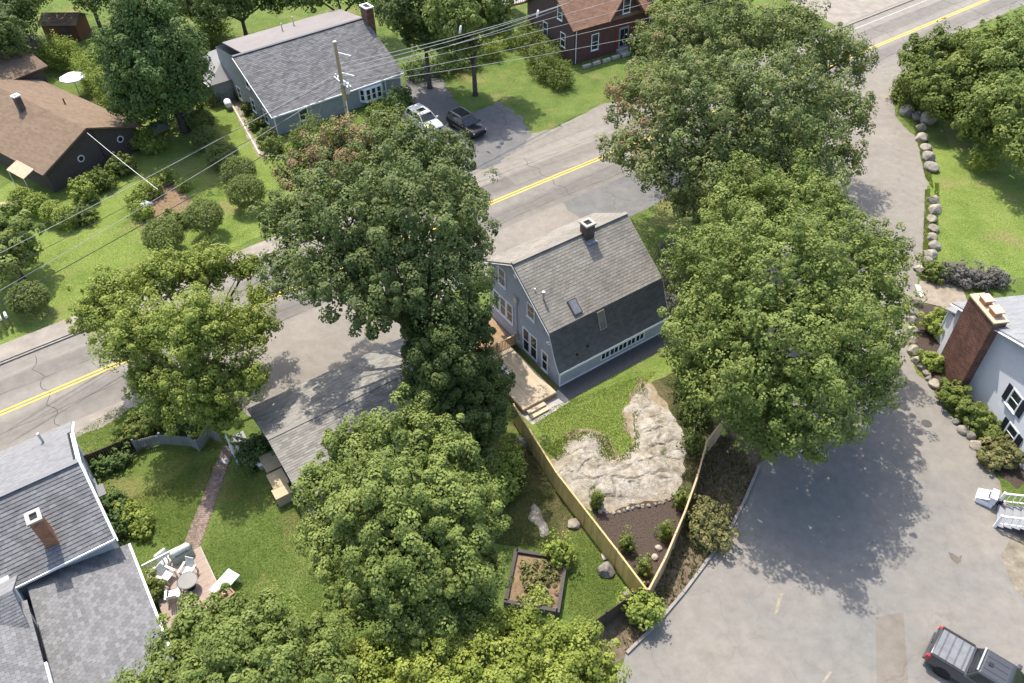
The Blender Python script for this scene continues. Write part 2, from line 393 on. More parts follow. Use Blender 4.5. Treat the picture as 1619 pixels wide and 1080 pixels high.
for k, off in enumerate((-.16, .16)):
    o = street_strip('yellow_line', -60, 240, off-.065, off+.065, .017, M['paint_y'], 4); o.parent = road; o.location = (0, 0, .005); o.rotation_euler = (0, 0, 0)
o = street_strip('edge_line', 84, 240, 4.5, 4.6, .017, M['paint_w'], 4); o.parent = road; o.location = (0, 0, .005); o.rotation_euler = (0, 0, 0)
M['seal'] = plain('crack_sealant', (.06, .057, .052), .8, .2, var=.2)
for s0, s1, t0, wd in ((-60, 30, 1.75, .05), (20, 120, 3.3, .06), (-30, 90, -1.9, .05), (10, 75, -3.1, .07), (60, 200, -2.6, .09), (70, 200, 1.6, .05)):
    ph = s0*.7; o = street_strip('sealed_seam', s0, s1, lambda s, t0=t0, ph=ph: t0+bend(s)+.10*math.sin(s*.31+ph)+.05*math.sin(s*1.7), lambda s, t0=t0, ph=ph, wd=wd: t0+wd*(.6+.4*math.sin(s*2.3))+bend(s)+.10*math.sin(s*.31+ph)+.05*math.sin(s*1.7), 0, M['seal'], .8)
    o.parent = road; o.location = (0, 0, .004); o.rotation_euler = (0, 0, 0)
for s0 in (3, 16, 47, 62, 71, 98, 112):
    m = MB(); pts = [(s0+.25*math.sin(k*1.3+s0)+.1*math.sin(k*3.1), -3.6+k*.42+bend(s0)) for k in range(20)]
    for (a, b), (c, d) in zip(pts, pts[1:]): m.poly([(a, b, 0), (a+.05, b, 0), (c+.05, d, 0), (c, d, 0)])
    o = m.build('sealed_crack', M['seal'], road); o.location = (0, 0, .0045)
# pavement on the far side of the street, and its kerb
struct(street_strip('pavement', -60, 31, 5.12, 7.0, .10, M['walkway'], 3, .1))
k = struct(street_strip('kerb', -60, 31, 4.95, 5.12, .0, M['kerb'], 1.8, .12))
sheet('far_shoulder', [RF(28, 4.8), RF(240, 4.8), RF(240, 6.3), RF(75, 6.4), RF(66, 7.2), RF(60, 8.6), RF(53, 7.6), RF(46, 9.5), RF(36, 9.0), RF(28, 7.0)], .008, M['lane'])
k = struct(street_strip('kerb', 86, 240, 5.6, 5.8, .0, M['kerb'], 2.4, .12))
# near side: pavement in front of the houses, apron of the garage
sheet('near_pavement', [RF(-60, -5.6), RF(-2, -5.4), RF(5, -5.2), RF(9, -4.6), RF(13, -4.8), RF(13, -3.3), RF(-60, -3.5)], .007, M['walkway'])
sheet('garage_apron', [RF(13, -3.0), RF(45.5, -2.9), RF(45, -7.4), RF(43.4, -8.2), RF(31, -7.6), RF(29.5, -14.5), RF(14.2, -12.5), RF(12.7, -7)], .0095, M['lane'])
sheet('house_forecourt', [RF(44.4, -2.9), RF(62, -3.0), RF(58, -7.5), RF(50, -8.4), RF(45, -7.6)], .0078, M['drive'])
# far-side driveway between the grey and red houses
sheet('far_driveway', [(-10.13,71.45), (-11.11,78.78), (-10.7,85.94), (-8.05,87.07), (-5.92,80.21), (-3.79,75.36), (-0.64,78.2), (1.67,74.54), (2.57,70.92), (-0.73,65.45), (-6.01,63.74)], .0105, M['drive'], rag=.5)
sheet('far_forecourt', [RF(95, 5.9), RF(116, 5.9), RF(112, 16), RF(97, 16)], .006, M['walkway'])

# lane on the right, running down into the parking area
lane = [(35.45,80.81), (46.35,89.13), (44.62,83.02), (40.41,77.34), (39.16,72.67), (39.55,69.01), (38.63,63.52), (36.17,56.71), (34.15,52.27), (31.73,47.47), (29.54,43.15), (27.84,39.23), (27.61,36.79),
        (25.41,34.57), (17.95,34.83), (16.54,39.65), (19.83,49.54), (27.45,60.06)]
sheet('lane', lane, .0045, M['lane'])
lot = [(27.66,37.39), (28.43,36.06), (28.38,34.47), (28.77,31.88), (29.13,30.15), (29.1,28.7), (28.98,23.16), (28.59,18.41), (27.85,11.58), (14.31,9.63), (1.93,9.92), (4.71,16.91), (5.3,18.16), (7.31,19.85), (8.93,21.51), (10.69,23.5),
       (12.2,25.22), (13.65,27.44), (15.06,29.83), (17.64,32.15), (20.44,34.75), (24.95,38.09)]
lot_o = sheet('parking_lot', lot, .0085, M['lot'])
# faded patch and stall lines on the lot
p = MB().poly([(18.8,19.85,0), (20.36,20.09,0), (19.22,16.38,0), (17.67,16.42,0)]).build('asphalt_patch', asphalt('dark_patch', (.15, .135, .11), (.17, .15, .125), .3, .4)); p.location = (0, 0, .0135); struct(p)
p = MB().poly([(14.08,21.36,0), (14.32,21.36,0), (13.76,20.28,0), (13.53,20.14,0)]).poly([(14.95,16.49,0), (15.16,16.55,0), (15.66,17.04,0), (15.47,17.05,0)]).build('stall_line', plain('faded_line_paint', (.24, .21, .16), .9, var=.2)); p.location = (0, 0, .0132); struct(p)
p = MB().poly([(24.18,23.59,0), (24.14,23.15,0), (24.36,22.83,0), (24.63,22.97,0), (24.88,23.4,0), (24.61,23.25,0), (24.45,23.46,0)]).build('stain', plain('oil_stain', (.12, .105, .08), .9, var=.2)); p.location = (0, 0, .0136); struct(p)
sheet('sandy_edge', [(29.1,28.7), (28.98,23.16), (28.59,18.41), (27.85,11.58), (25.58,11.63), (26.66,18.46), (27.24,23.21), (28.35,24.81), (28.47,27.66)], .0125, plain('sandy_grit', (.19, .165, .125), .95, .1, var=.35, scale=2), rag=.45)
# granite kerb round the edge of the lot
kp = [(15.06,29.83,0), (13.65,27.44,0), (12.2,25.22,0), (10.69,23.5,0), (8.93,21.51,0), (7.31,19.85,0), (5.44,18.23,0)]
m = MB()
for a, b in zip(kp, kp[1:]):
    a = Vector(a); b = Vector(b); n = max(1, int((b-a).length/1.6))
    for i in range(n):
        m.bar(a.lerp(b, i/n+.006)+Vector((0, 0, .07)), a.lerp(b, (i+1)/n-.006)+Vector((0, 0, .07)), .16, .16)
struct(m.build('kerb', M['kerb']))
mh = MB().lathe([(.33, 0), (.33, .006), (.29, .006), (.29, .003), (.25, .003), (.25, .007)], 24)
o = mh.build('manhole_cover', plain('cast_iron', (.075, .07, .065), .7, .4, .3)); o.location = Vector((26.63,32.9,0))+Vector((0, 0, .0095))
tag(o, 'round iron manhole cover set in the lane asphalt beside the white house', 'manhole')

# yard patches
M['dirt'] = plain('brown_dirt', (.12, .092, .064), .95, .1, var=.4, scale=3)
sheet('rough_verge', [(13.97,33.87), (15.71,31.7), (15.06,29.83), (13.65,27.44), (12.2,25.22), (8.93,21.51), (7.31,19.85), (5.25,18.03), (3.69,16.94), (3.59,19.43), (7.09,21.86), (8.25,23.77), (10.08,27.1), (11.56,30.33), (12.42,32.33)], .006, M['dirt'])
M['mulch_s'] = plain('garden_mulch', (.062, .047, .038), .95, .1, var=.5, scale=12)
sheet('mulch_bed', [(4.28,27.28), (5.35,26.72), (6.92,27.29), (8.64,27.51), (10.26,28.09), (9.75,26.23), (8.31,23.69), (6.76,21.72), (5.59,23.85)], .011, M['mulch_s'])
M['gravel'] = plain('dark_gravel', (.10, .10, .10), .95, .1, var=.45, scale=18)
GH = RF(31.7, -20.4)
def gh(x, y): # point in the gambrel house's own frame
    a = ROAD_A-R(1.2); return (GH.x+x*math.cos(a)-y*math.sin(a), GH.y+x*math.sin(a)+y*math.cos(a))
sheet('gravel_strip', [gh(-.2, -1.35), gh(10.2, -1.35), gh(10.2, .1), gh(-.2, .1)], .010, M['gravel'], rag=.06)
sheet('paved_strip', [gh(-3.4, -1.7), gh(-.2, -1.5), gh(-.2, -.2), gh(-3.6, -.2)], .0112, M['concrete'], rag=.03)
sheet('back_yard', [gh(-4, -8), gh(-.2, -9), gh(7, -9), gh(9.6, -6), gh(10.6, -1), gh(10.4, .2), gh(-.1, .2), gh(-4, .2)], .004, M['lawn_bright'])
sheet('dirt_bank', [(9.47,37.15), (11.25,37.98), (11.31,32.89), (14.02,34.14), (12.32,31.81), (10.98,28.91), (9.82,27.11), (9.22,27.58), (11.12,31.85)], .0075, M['scrub'])
sheet('ledge_soil', [(2,29.91), (3.38,32.89), (4.8,33.32), (5.88,32.55), (6.78,30.88), (7.31,31.98), (7.26,34.93), (8.88,37.59), (10.07,36.83), (10.86,35.08), (11.37,32.36), (10.6,28.92), (10.01,27.78), (6.89,27.07), (4.96,26.6), (3.36,27.54)], .0067, plain('tan_ledge_soil', (.23, .185, .125), .95, .1, var=.35, scale=2.5), rag=.5)
sheet('side_yard', [(-2.14,28.86), (0.66,32.2), (2.67,28.7), (3.24,26), (2.22,24.36), (-1.37,24.88)], .0055, M['scrub'])
sheet('garden_plot', [(-32.62,61.24), (-32.58,63.73), (-31.46,64.31), (-28.8,61.47), (-27.96,59.64), (-28.27,57.54), (-29.89,57.8), (-31.42,58.82)], .009, M['soil'])
sheet('far_lawn', [(-46.9,63.56), (-33.78,87.61), (-34.17,93.55), (-22.84,72.11), (-17.03,67.04), (-20.72,55.55), (-33.33,44.89), (-39.47,40.77)], .003, M['lawn_bright'])
sheet('right_lawn', [(40.03,66.49), (53.32,65.25), (44.07,47.73), (36.78,46.87), (33.55,48.57), (33.45,50.6), (36.27,56.7)], .0035, M['lawn_bright'])
sheet('border_bed', [(-31.97,84.67), (-31.41,85.57), (-24.04,69.37), (-22.73,70.26), (-22.25,69.04), (-23.51,67.71), (-24.55,69.16)], .0072, M['flag'])
p = MB()
bp = [(-32.65,85.95,0), (-28.43,77.64,0), (-23.93,68.54,0)]
for a, b in zip(bp, bp[1:]): p.bar(Vector(a)+Vector((0, 0, .06)), Vector(b)+Vector((0, 0, .06)), .16, .12)
struct(p.build('kerb', plain('concrete_edging', (.45, .42, .36), .9)))
sheet('flagstone_terrace', [(31.6,47.01), (32.27,47.6), (34.63,46.43), (34.24,44.38), (32.82,43.72), (30.79,44.66)], .05, M['flag'], thick=.05, rag=.04)
sheet('flower_bed', [(30.36,44.68), (30.97,44.51), (32.82,43.72), (29.85,39.16), (29.22,36.74), (30.47,35.64), (30.82,32.23), (31.84,28.95), (30.04,27.61), (29,29.52), (28.86,32.08), (28.59,34.69), (28.61,37.35), (28.23,39.22)], .0095, M['mulch_s'])

# brick path in the lower left garden: rows of real bricks
pb0, pb1, pt0, pt1 = Vector((-19.37,23.98,0)), Vector((-18.32,23.95,0)), Vector((-18.74,32.59,0)), Vector((-17.96,32.56,0))
rd = random.Random(4); m = MB(); nrow = 62; ncol = 6
for i in range(nrow):
    for j in range(ncol):
        f0, f1 = i/nrow, (i+.93)/nrow; sh = .5 if i % 2 else 0
        g0, g1 = max(0, (j-sh)/ncol), min(1, (j-sh+.95)/ncol)
        a = pb0.lerp(pt0, f0); b = pb1.lerp(pt1, f0); c = pb0.lerp(pt0, f1); d = pb1.lerp(pt1, f1)
        h = rd.uniform(.022, .034)
        m.prism([tuple(a.lerp(b, g0)), tuple(a.lerp(b, g1)), tuple(c.lerp(d, g1)), tuple(c.lerp(d, g0))], (0, 0, h))
M['paver'] = shingle_mat('old_brick_paver', (.21, .155, .13), .3, (.2, .16, .13), .1)
path = struct(sheet('brick_path', [pb0, pb1, pt1, pt0], .008, M['soil'], rag=0))
o = m.build('bricks', M['paver'], path); o.location = (0, 0, .002); o['kind'] = 'stuff'

# ------------------------------------------------------------------ building helpers
_cache = {}
def frame_at(o, p, right, normal):
    """orient o so that local x = right, local y = outward normal, z = their up"""
    r = Vector(right).normalized(); n = Vector(normal).normalized(); u = r.cross(n)
    if u.z < 0: r = -r; u = r.cross(n)
    m = Matrix((r, n, u)).transposed().to_4x4(); m.translation = Vector(p); o.matrix_local = m
def window(parent, p, right, normal, w, h, cols=1, frame='white', trim=.09, sill=True, name='window', rows=2):
    k = (w, h, cols, frame, trim, sill, rows)
    if k not in _cache:
        a, b = w/2, h/2; m = MB(); t = trim
        m.box(-a-t, -a, 0, .05, -b-t, b+t).box(a, a+t, 0, .05, -b-t, b+t).box(-a, a, 0, .05, b, b+t).box(-a, a, 0, .05, -b-t, -b)
        for i in range(1, cols): x = -a+w*i/cols; m.box(x-.035, x+.035, 0, .045, -b, b)
        if rows > 1: m.box(-a, a, 0, .042, -.025, .025)
        if sill: m.box(-a-t-.04, a+t+.04, 0, .10, -b-t-.05, -b-t)
        pm = MB().box(-w/cols/2+.045, w/cols/2-.045, .004, .016, -h/rows/2+.035, h/rows/2-.035)
        _cache[k] = (m.mesh('window_frame', M[frame]), pm.mesh('pane', M['glass']))
    fm, pm = _cache[k]
    o = link(name, fm, parent); frame_at(o, p, right, normal)
    for i in range(cols):
        for j in range(rows):
            q = link('pane', pm, o); q.location = (-w/2+w*(i+.5)/cols, 0, -h/2+h*(j+.5)/rows)
    return o
def slab(name, pts, mat, parent, th=.14):
    p = [Vector(q) for q in pts]; n = (p[1]-p[0]).cross(p[2]-p[0]).normalized()
    if n.z < 0: n = -n
    return MB().prism(p, -n*th).build(name, mat, parent)
def shingles(parent, A, B, C, D, mat, course=.15, tab=.32, seed=0, name='shingles', clip=None, lift=.016):
    """A,B along the eave, C,D along the ridge (C over B); separate tabs, each lifted at its butt"""
    lift0 = lift; A, B, C, D = (np.array(q, float) for q in (A, B, C, D)); rg = np.random.default_rng(seed)
    n = np.cross(B-A, D-A); n /= np.linalg.norm(n)
    if n[2] < 0: n = -n
    ln = (np.linalg.norm(D-A)+np.linalg.norm(C-B))/2; nc = max(2, int(ln/course)); out = []
    for i in range(nc):
        f0, f1 = i/nc, min(1, (i+1.12)/nc)
        a, b, c, d = A+(D-A)*f0, B+(C-B)*f0, B+(C-B)*f1, A+(D-A)*f1
        k = max(1, int(np.linalg.norm(b-a)/tab)); e = np.arange(0, k+1)+(.5 if i % 2 else 0)+rg.uniform(-.08, .08, k+1)
        e = np.clip(e/k, 0, 1); e[0] = 0; e[-1] = 1
        u0, u1 = e[:-1, None], e[1:, None]; gap = .012/max(np.linalg.norm(b-a), .1)
        u1 = np.maximum(u0, u1-gap); lift = (lift0+rg.uniform(0, .01, k))[:, None]
        p0, p1 = a+(b-a)*u0, a+(b-a)*u1; q0, q1 = d+(c-d)*u0, d+(c-d)*u1
        if clip is not None:
            mid = (p0+p1+q0+q1)/4; ok = np.array([clip(m_) for m_ in mid]); 
            if not ok.any(): continue
            p0, p1, q0, q1, lift = p0[ok], p1[ok], q0[ok], q1[ok], lift[ok]
        k = len(p0); V = np.zeros((k, 2, 4, 3))
        V[:, 0] = np.stack([p0+n*lift, p1+n*lift, q1+n*.004, q0+n*.004], 1)
        V[:, 1] = np.stack([p0, p1, p1+n*lift, p0+n*lift], 1)
        out.append(V.reshape(-1, 4, 3))
    V = np.concatenate(out); N = len(V)//2
    me = bpy.data.meshes.new(name)
    # join the butt face to its tab (six vertices for each tab) so that every tab is one island
    W = V.reshape(N, 2, 4, 3); vv = np.concatenate([W[:, 0], W[:, 1, :2]], 1).reshape(-1, 3)
    idx = (np.arange(N)*6)[:, None]; F = np.concatenate([idx+np.array([[0, 1, 2, 3]]), idx+np.array([[4, 5, 1, 0]])], 1).ravel()
    me.vertices.add(N*6); me.vertices.foreach_set('co', vv.astype(np.float32).ravel())
    me.loops.add(N*8); me.loops.foreach_set('vertex_index', F.astype(np.int32))
    me.polygons.add(N*2); me.polygons.foreach_set('loop_start', np.arange(0, N*8, 4, dtype=np.int32)); me.polygons.foreach_set('loop_total', np.full(N*2, 4, dtype=np.int32))
    me.polygons.foreach_set('use_smooth', np.zeros(N*2, dtype=bool))
    me.materials.append(mat); me.update(calc_edges=True)
    o = link(name, me, parent); o['kind'] = 'stuff'; return o
def roof_plane(parent, A, B, C, D, mat, under, seed=0, th=.14, **kw):
    r = slab('roof', [A, B, C, D], mat, parent, th); shingles(r, A, B, C, D, mat, seed=seed, **kw); return r
def chimney(parent, x, y, z0, z1, w, d, mat, cap='concrete', pots=0, name='chimney'):
    ch = MB().box(x-w/2, x+w/2, y-d/2, y+d/2, z0, z1).build(name, mat, parent)
    t = .07; m = MB()
    m.box(x-w/2-t, x+w/2+t, y-d/2-t, y-d/2+.12, z1, z1+.13).box(x-w/2-t, x+w/2+t, y+d/2-.12, y+d/2+t, z1, z1+.13)
    m.box(x-w/2-t, x-w/2+.12, y-d/2+.12, y+d/2-.12, z1, z1+.13).box(x+w/2-.12, x+w/2+t, y-d/2+.12, y+d/2-.12, z1, z1+.13)
    m.build('cap', M[cap], ch)
    MB().box(x-w/2+.12, x+w/2-.12, y-d/2+.12, y+d/2-.12, z1, z1+.02).build('flue', M['dark'], ch)
    return ch
def root_at(name, s, t, rot, label, cat='house'):
    return empty(name, RF(s, t), ROAD_A+R(rot), label, cat)

X, Y, Z = Vector((1, 0, 0)), Vector((0, 1, 0)), Vector((0, 0, 1))
M['brick'] = brick_mat('red_brick', (.19, .085, .06), (.085, .045, .038), (.24, .19, .16), 6)
M['brick_o'] = brick_mat('orange_brick', (.36, .16, .08), (.22, .10, .06), (.34, .28, .22), 9)
M['brick_g'] = brick_mat('grey_brown_brick', (.13, .095, .08), (.09, .07, .06), (.16, .14, .13), 9)

# ------------------------------------------------------------------ 1. gambrel house in the middle
M['gsiding'] = siding_mat('blue_grey_clapboard', (.37, .38, .41))
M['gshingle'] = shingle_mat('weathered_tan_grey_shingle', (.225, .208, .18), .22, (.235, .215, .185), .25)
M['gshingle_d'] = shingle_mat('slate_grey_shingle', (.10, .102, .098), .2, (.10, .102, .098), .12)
M['gtrim'] = plain('pale_trim', (.55, .57, .58), .6, var=.06)
h = root_at('gambrel_house', 31.7, -20.4, -1.2, 'blue-grey gambrel house with a tan shingle roof and dark steep lower slope')
LEN, RX = 9.45, .18
prof = [(0, 0), (0, 1.75), (.42, 2.75), (1.02, 4.2), (5.2, 7.25), (8.45, 5.35), (8.45, 0)]
w = MB()
w.poly([(0, y, z) for y, z in reversed(prof)]).poly([(LEN, y, z) for y, z in prof])
w.poly([(0, 0, 0), (LEN, 0, 0), (LEN, 0, 1.75), (0, 0, 1.75)]).poly([(0, 8.45, 0), (0, 8.45, 5.35), (LEN, 8.45, 5.35), (LEN, 8.45, 0)])
wall = w.build('wall', M['gsiding'], h)
pts = [(-.28, 1.62), (.08, 2.1), (.42, 2.8), (.98, 4.36), (5.2, 7.42), (8.75, 5.42)]
seg = list(zip(pts, pts[1:]))
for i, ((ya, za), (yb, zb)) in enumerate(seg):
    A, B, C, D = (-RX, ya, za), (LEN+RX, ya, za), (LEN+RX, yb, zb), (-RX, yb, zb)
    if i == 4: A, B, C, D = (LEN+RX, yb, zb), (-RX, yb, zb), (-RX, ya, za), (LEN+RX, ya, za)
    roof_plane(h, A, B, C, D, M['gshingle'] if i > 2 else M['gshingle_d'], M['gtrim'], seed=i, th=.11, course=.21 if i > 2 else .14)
m = MB().bar((-RX, 5.2, 7.45), (LEN+RX, 5.2, 7.45), .3, .05); m.build('ridge_cap', M['gshingle'], h)
# barge boards following the gambrel on both gables
for x in (-RX+.02, LEN+RX-.02):
    m = MB()
    for (a, b), (c, d) in seg: m.bar((x, a, b-.16), (x, c, d-.16), .05, .17, (1, 0, 0))
    m.build('barge_board', M['gtrim'], h)
MB().box(-RX, LEN+RX, -.34, -.26, 1.5, 1.64).build('gutter', M['white'], h)
MB().box(-.03, LEN+.03, -.03, 0, .02, .16).build('water_table', M['white'], h)
for a in ((-.03, -.03), (LEN-.02, -.03)): MB().box(a[0], a[0]+.1, a[1], a[1]+.06, .16, 1.55).build('corner_board', M['white'], h)
# gable windows (facing the deck)
L_ = -X; RT = Y
window(h, (-.01, 6.72, 5.2), RT, L_, .72, 1.35)
for yy in (7.55, 6.7, 5.85): window(h, (-.01, yy, 2.52), RT, L_, .62, 1.55)
window(h, (-.01, 3.28, 4.5), RT, L_, .72, 1.05)
for yy in (3.85, 2.95): window(h, (-.01, yy, 1.4), RT, L_, .66, 2.0, name='glazed_door', sill=False)
window(h, (-.01, 1.65, 1.15), RT, L_, .55, 1.6)
o = MB().lathe([(.17, 0), (.2, .02), (.2, .05), (.12, .06)], 14).build('gable_vent', M['white'], h, True); frame_at(o, (-.01, 5.05, 6.4), Y, Z); o.rotation_euler = (0, R(-90), 0)
m = MB().tube([(-.05, 4.95, 4.2), (-.05, 4.95, .6)], .035, 6).box(-.16, -.02, 4.8, 5.1, 4.2, 4.6).tube([(-.06, 4.95, 4.6), (-.2, 4.95, 4.9), (-.35, 5.0, 4.95)], .03, 6); m.build('service_mast', M['steel'], h)
MB().box(-.16, -.01, 4.82, 5.08, .9, 1.4).build('electric_meter', M['steel'], h)
m = MB().box(-.1, -.01, 1.0, 1.14, 3.35, 3.49).tube([(-.08, 1.05, 3.42), (-.22, .95, 3.36)], [.05, .09], 8).tube([(-.08, 1.1, 3.42), (-.2, 1.25, 3.36)], [.05, .09], 8); m.build('floodlight', M['white'], h)
# band of small lights under the near eave
bz = .78
fr = MB().box(3.55, 7.55, -.05, -.002, bz-.36, bz-.28).box(3.55, 7.55, -.05, -.002, bz+.28, bz+.36)
for i in range(6): x = 3.55+i*.785; fr.box(x-.0, x+.075, -.05, -.002, bz-.28, bz+.28)
band = fr.build('window_band', M['white'], h)
for i in range(5):
    for j in range(2):
        x = 3.66+i*.785+j*.34
        MB().box(x, x+.28, -.03, -.004, bz-.24, bz+.24).build('pane', M['glass'], band)
    MB().box(3.66+i*.785+.28, 3.66+i*.785+.34, -.042, -.003, bz-.28, bz+.28).build('mullion', M['white'], band)
# chimney, pipes, roof lights
c = chimney(h, 5.95, 5.02, 6.6, 8.15, .72, .72, M['brick_g'])
MB().box(5.55, 6.35, 4.3, 4.66, 6.85, 6.95).build('flashing', plain('lead_flashing', (.2, .25, .3), .5), c)
def on_up(y): return 7.42-(5.2-y)*(7.42-4.36)/(5.2-.98)
m = MB().tube([(.62, 2.75, on_up(2.75)-.05), (.62, 2.75, on_up(2.75)+.55)], .07, 10).tube([(.62, 2.75, on_up(2.75)+.55), (.62, 2.75, on_up(2.75)+.66)], .11, 10); m.build('vent_pipe', M['steel'], h)
MB().tube([(.35, 3.35, on_up(3.35)-.05), (.35, 3.35, on_up(3.35)+.22)], .05, 8).build('vent_pipe', M['white'], h)
def roof_light(x0, x1, ya, yb, f, mat_f, pane, rise=.09):
    za, zb = f(ya), f(yb); n = Vector((0, -(zb-za), yb-ya)).normalized()
    def P(x, y, k): return Vector((x, y, f(y)))+n*k
    o = MB().prism([P(x0, ya, 0), P(x1, ya, 0), P(x1, yb, 0), P(x0, yb, 0)], n*rise).build('roof_window', mat_f, h)
    e = .07; ye = e*(yb-ya)/max(.3, ((yb-ya)**2+(zb-za)**2)**.5)
    MB().prism([P(x0+e, ya+ye, rise-.01), P(x1-e, ya+ye, rise-.01), P(x1-e, yb-ye, rise-.01), P(x0+e, yb-ye, rise-.01)], n*.02).build('pane', pane, o)
    return o
M['bronze'] = plain('bronze_frame', (.05, .05, .055), .5)
M['pale_glass'] = plain('sky_glass', (.13, .14, .155), .12, .6, var=.3, scale=2)
rl = roof_light(2.02, 2.72, 1.22, 2.1, on_up, M['bronze'], M['pale_glass'], .12)
def on_low(y): return 2.8+(y-.42)*(4.36-2.8)/(.98-.42)
rl = roof_light(3.7, 4.3, .46, .93, on_low, plain('tan_wood_frame', (.30, .235, .16), .7), M['pale_glass'], .08)
for x, y, z in ((1.5, .12, 2.2), (2.45, .2, 2.4)): MB().tube([(x, y, z-.05), (x, y-.12, z+.04)], .085, 10).build('roof_vent', M['black'], h)

# deck beside it
M['deck'] = wood('weathered_cedar', (.44, .36, .25), .85, .2, (14, 1, 14))
M['deck_d'] = wood('brown_cedar', (.27, .18, .105), .85, .25)
dk = root_at('timber_deck', 28.3, -20.9, -1.2, 'weathered cedar deck against the gable wall of the blue-grey house', 'deck')
m0 = MB().box(0, .128, 0, 5.35, .40, .435).mesh('board', M['deck'])
nb = 20
for i in range(nb):
    b = link('board', m0, dk); b.location = (i*.135, random.Random(i).uniform(-.01, .01), 0)
m0 = MB().box(0, .135, 5.4, 9.2, .40, .435).mesh('board', M['deck_d'])
for i in range(nb+3):
    b = link('board', m0, dk); b.location = (i*.142, 0, 0)
MB().box(-.02, 2.72, -.05, -.02, .05, .40).build('fascia', M['deck_d'], dk); MB().box(-.05, -.02, 0, 9.2, .05, .40).build('fascia', M['deck_d'], dk)
for i, (x, y) in enumerate(((0.05, .05), (2.55, .05), (.05, 5.3), (2.55, 5.3), (.05, 9.1))): MB().box(x, x+.1, y, y+.1, 0, .4).build('post', M['deck_d'], dk)
st = MB().box(.2, 1.6, -.75, -.4, .0, .14).box(.2, 1.6, -.4, -.05, 0, .28); st.build('steps', M['deck'], dk)
rl = MB().box(-.02, 3.2, 5.36, 5.46, 1.3, 1.36).build('rail', plain('new_pine', (.52, .38, .22), .7), dk)
MB().box(.0, 3.2, 5.38, 5.44, .52, .57).build('rail', M['deck_d'], dk)
bm_ = MB().box(-.018, .018, 5.39, 5.43, .57, 1.3).mesh('baluster', M['deck_d'])
for i in range(24): b = link('baluster', bm_, dk); b.location = (.1+i*.128, 0, 0)
for x in (0, 1.5, 3.05): MB().box(x, x+.1, 5.36, 5.46, .43, 1.42).build('post', M['deck_d'], dk)

def garden_chair(name, label, loc, rz, mat, group=None):
    r = empty(name, loc, rz, label, 'chair', group)
    for i in range(5): MB().box(-.26+i*.105, -.17+i*.105, -.25, .3, .36, .385).build('seat_slat', mat, r)
    for i in range(5): MB().prism([(-.26+i*.105, .27, .36), (-.17+i*.105, .27, .36), (-.17+i*.105, .3, .36), (-.26+i*.105, .3, .36)], (0, .22, .62)).build('back_slat', mat, r)
    for sx in (-1, 1):
        MB().box(sx*.34-.06, sx*.34+.06, -.32, .38, .56, .59).build('arm', mat, r)
        MB().box(sx*.31-.03, sx*.31+.03, -.3, -.22, 0, .56).build('leg', mat, r)
        MB().prism([(sx*.31-.03, .32, 0), (sx*.31+.03, .32, 0), (sx*.31+.03, .4, 0), (sx*.31-.03, .4, 0)], (0, -.08, .56)).build('leg', mat, r)
    return r
garden_chair('garden_chair', 'white slatted garden chair at the edge of the cedar deck', (-0.61,37.28,0.43), R(20), M['white'])

# ------------------------------------------------------------------ 2. grey cape house beyond the street
M['csiding'] = siding_mat('sage_grey_clapboard', (.285, .30, .295))
M['cshingle'] = shingle_mat('mid_grey_shingle', (.15, .148, .15), .33, (.15, .148, .15), .1)
M['membrane'] = plain('brown_grey_membrane', (.205, .185, .175), .9, var=.1, scale=.6)
h = root_at('grey_cape_house', 30.2, 23.3, 2, 'sage-grey cape house with grey shingle roof, bay window and tall end chimney')
LN, DP, EZ, RZ_, RYY = 14.6, 12.4, 2.35, 5.75, 6.9
w = MB(); pr = [(0, 0), (0, EZ), (RYY, RZ_), (12.4, 5.0), (DP, 0)]
w.poly([(0, y, z) for y, z in reversed(pr)]).poly([(LN, y, z) for y, z in pr]).poly([(0, 0, 0), (LN, 0, 0), (LN, 0, EZ), (0, 0, EZ)]).poly([(0, DP, 0), (0, DP, 5), (LN, DP, 5), (LN, DP, 0)])
w.build('wall', M['csiding'], h)
roof_plane(h, (-.25, -.4, EZ-.05), (LN+.25, -.4, EZ-.05), (LN+.25, RYY, RZ_+.12), (-.25, RYY, RZ_+.12), M['cshingle'], M['white'], seed=11, course=.2, tab=.4)
slab('roof', [(.9, RYY, RZ_+.10), (LN+.2, RYY, RZ_+.10), (LN+.2, DP+.3, 5.1), (.9, DP+.3, 5.1)], M['membrane'], h)
MB().bar((-.25, RYY, RZ_+.15), (LN+.25, RYY, RZ_+.15), .34, .06).build('ridge_cap', M['cshingle'], h)
MB().box(-.25, LN+.25, -.5, -.4, EZ-.2, EZ-.06).build('gutter', M['white'], h)
for x in (-.27, LN+.22): MB().bar((x, -.4, EZ-.18), (x, RYY, RZ_-.02), .05, .16, (1, 0, 0)).build('barge_board', M['white'], h)
for x in (-.03, LN-.1): MB().box(x, x+.13, -.03, .1, 0, EZ-.15).build('corner_board', M['white'], h)
MB().box(LN-2.0, LN-1.88, -.1, 0, 0, EZ-.2).build('downpipe', M['white'], h)
window(h, (3.1, -.01, 1.3), X, -Y, .85, 1.1)
bay = MB().prism([(9.5, 0, .5), (9.95, -.6, .5), (11.9, -.6, .5), (12.35, 0, .5)], (0, 0, 1.55)).build('bay', M['white'], h)
for i in range(3): window(bay, (10.28+i*.64, -.605, 1.3), X, -Y, .46, 1.15, trim=.05, sill=False)
window(bay, (9.72, -.3, 1.3), Vector((.45, -.6, 0)), Vector((-.6, -.45, 0)), .45, 1.15, trim=.05, sill=False)
window(bay, (12.13, -.3, 1.3), Vector((.45, .6, 0)), Vector((.6, -.45, 0)), .45, 1.15, trim=.05, sill=False)
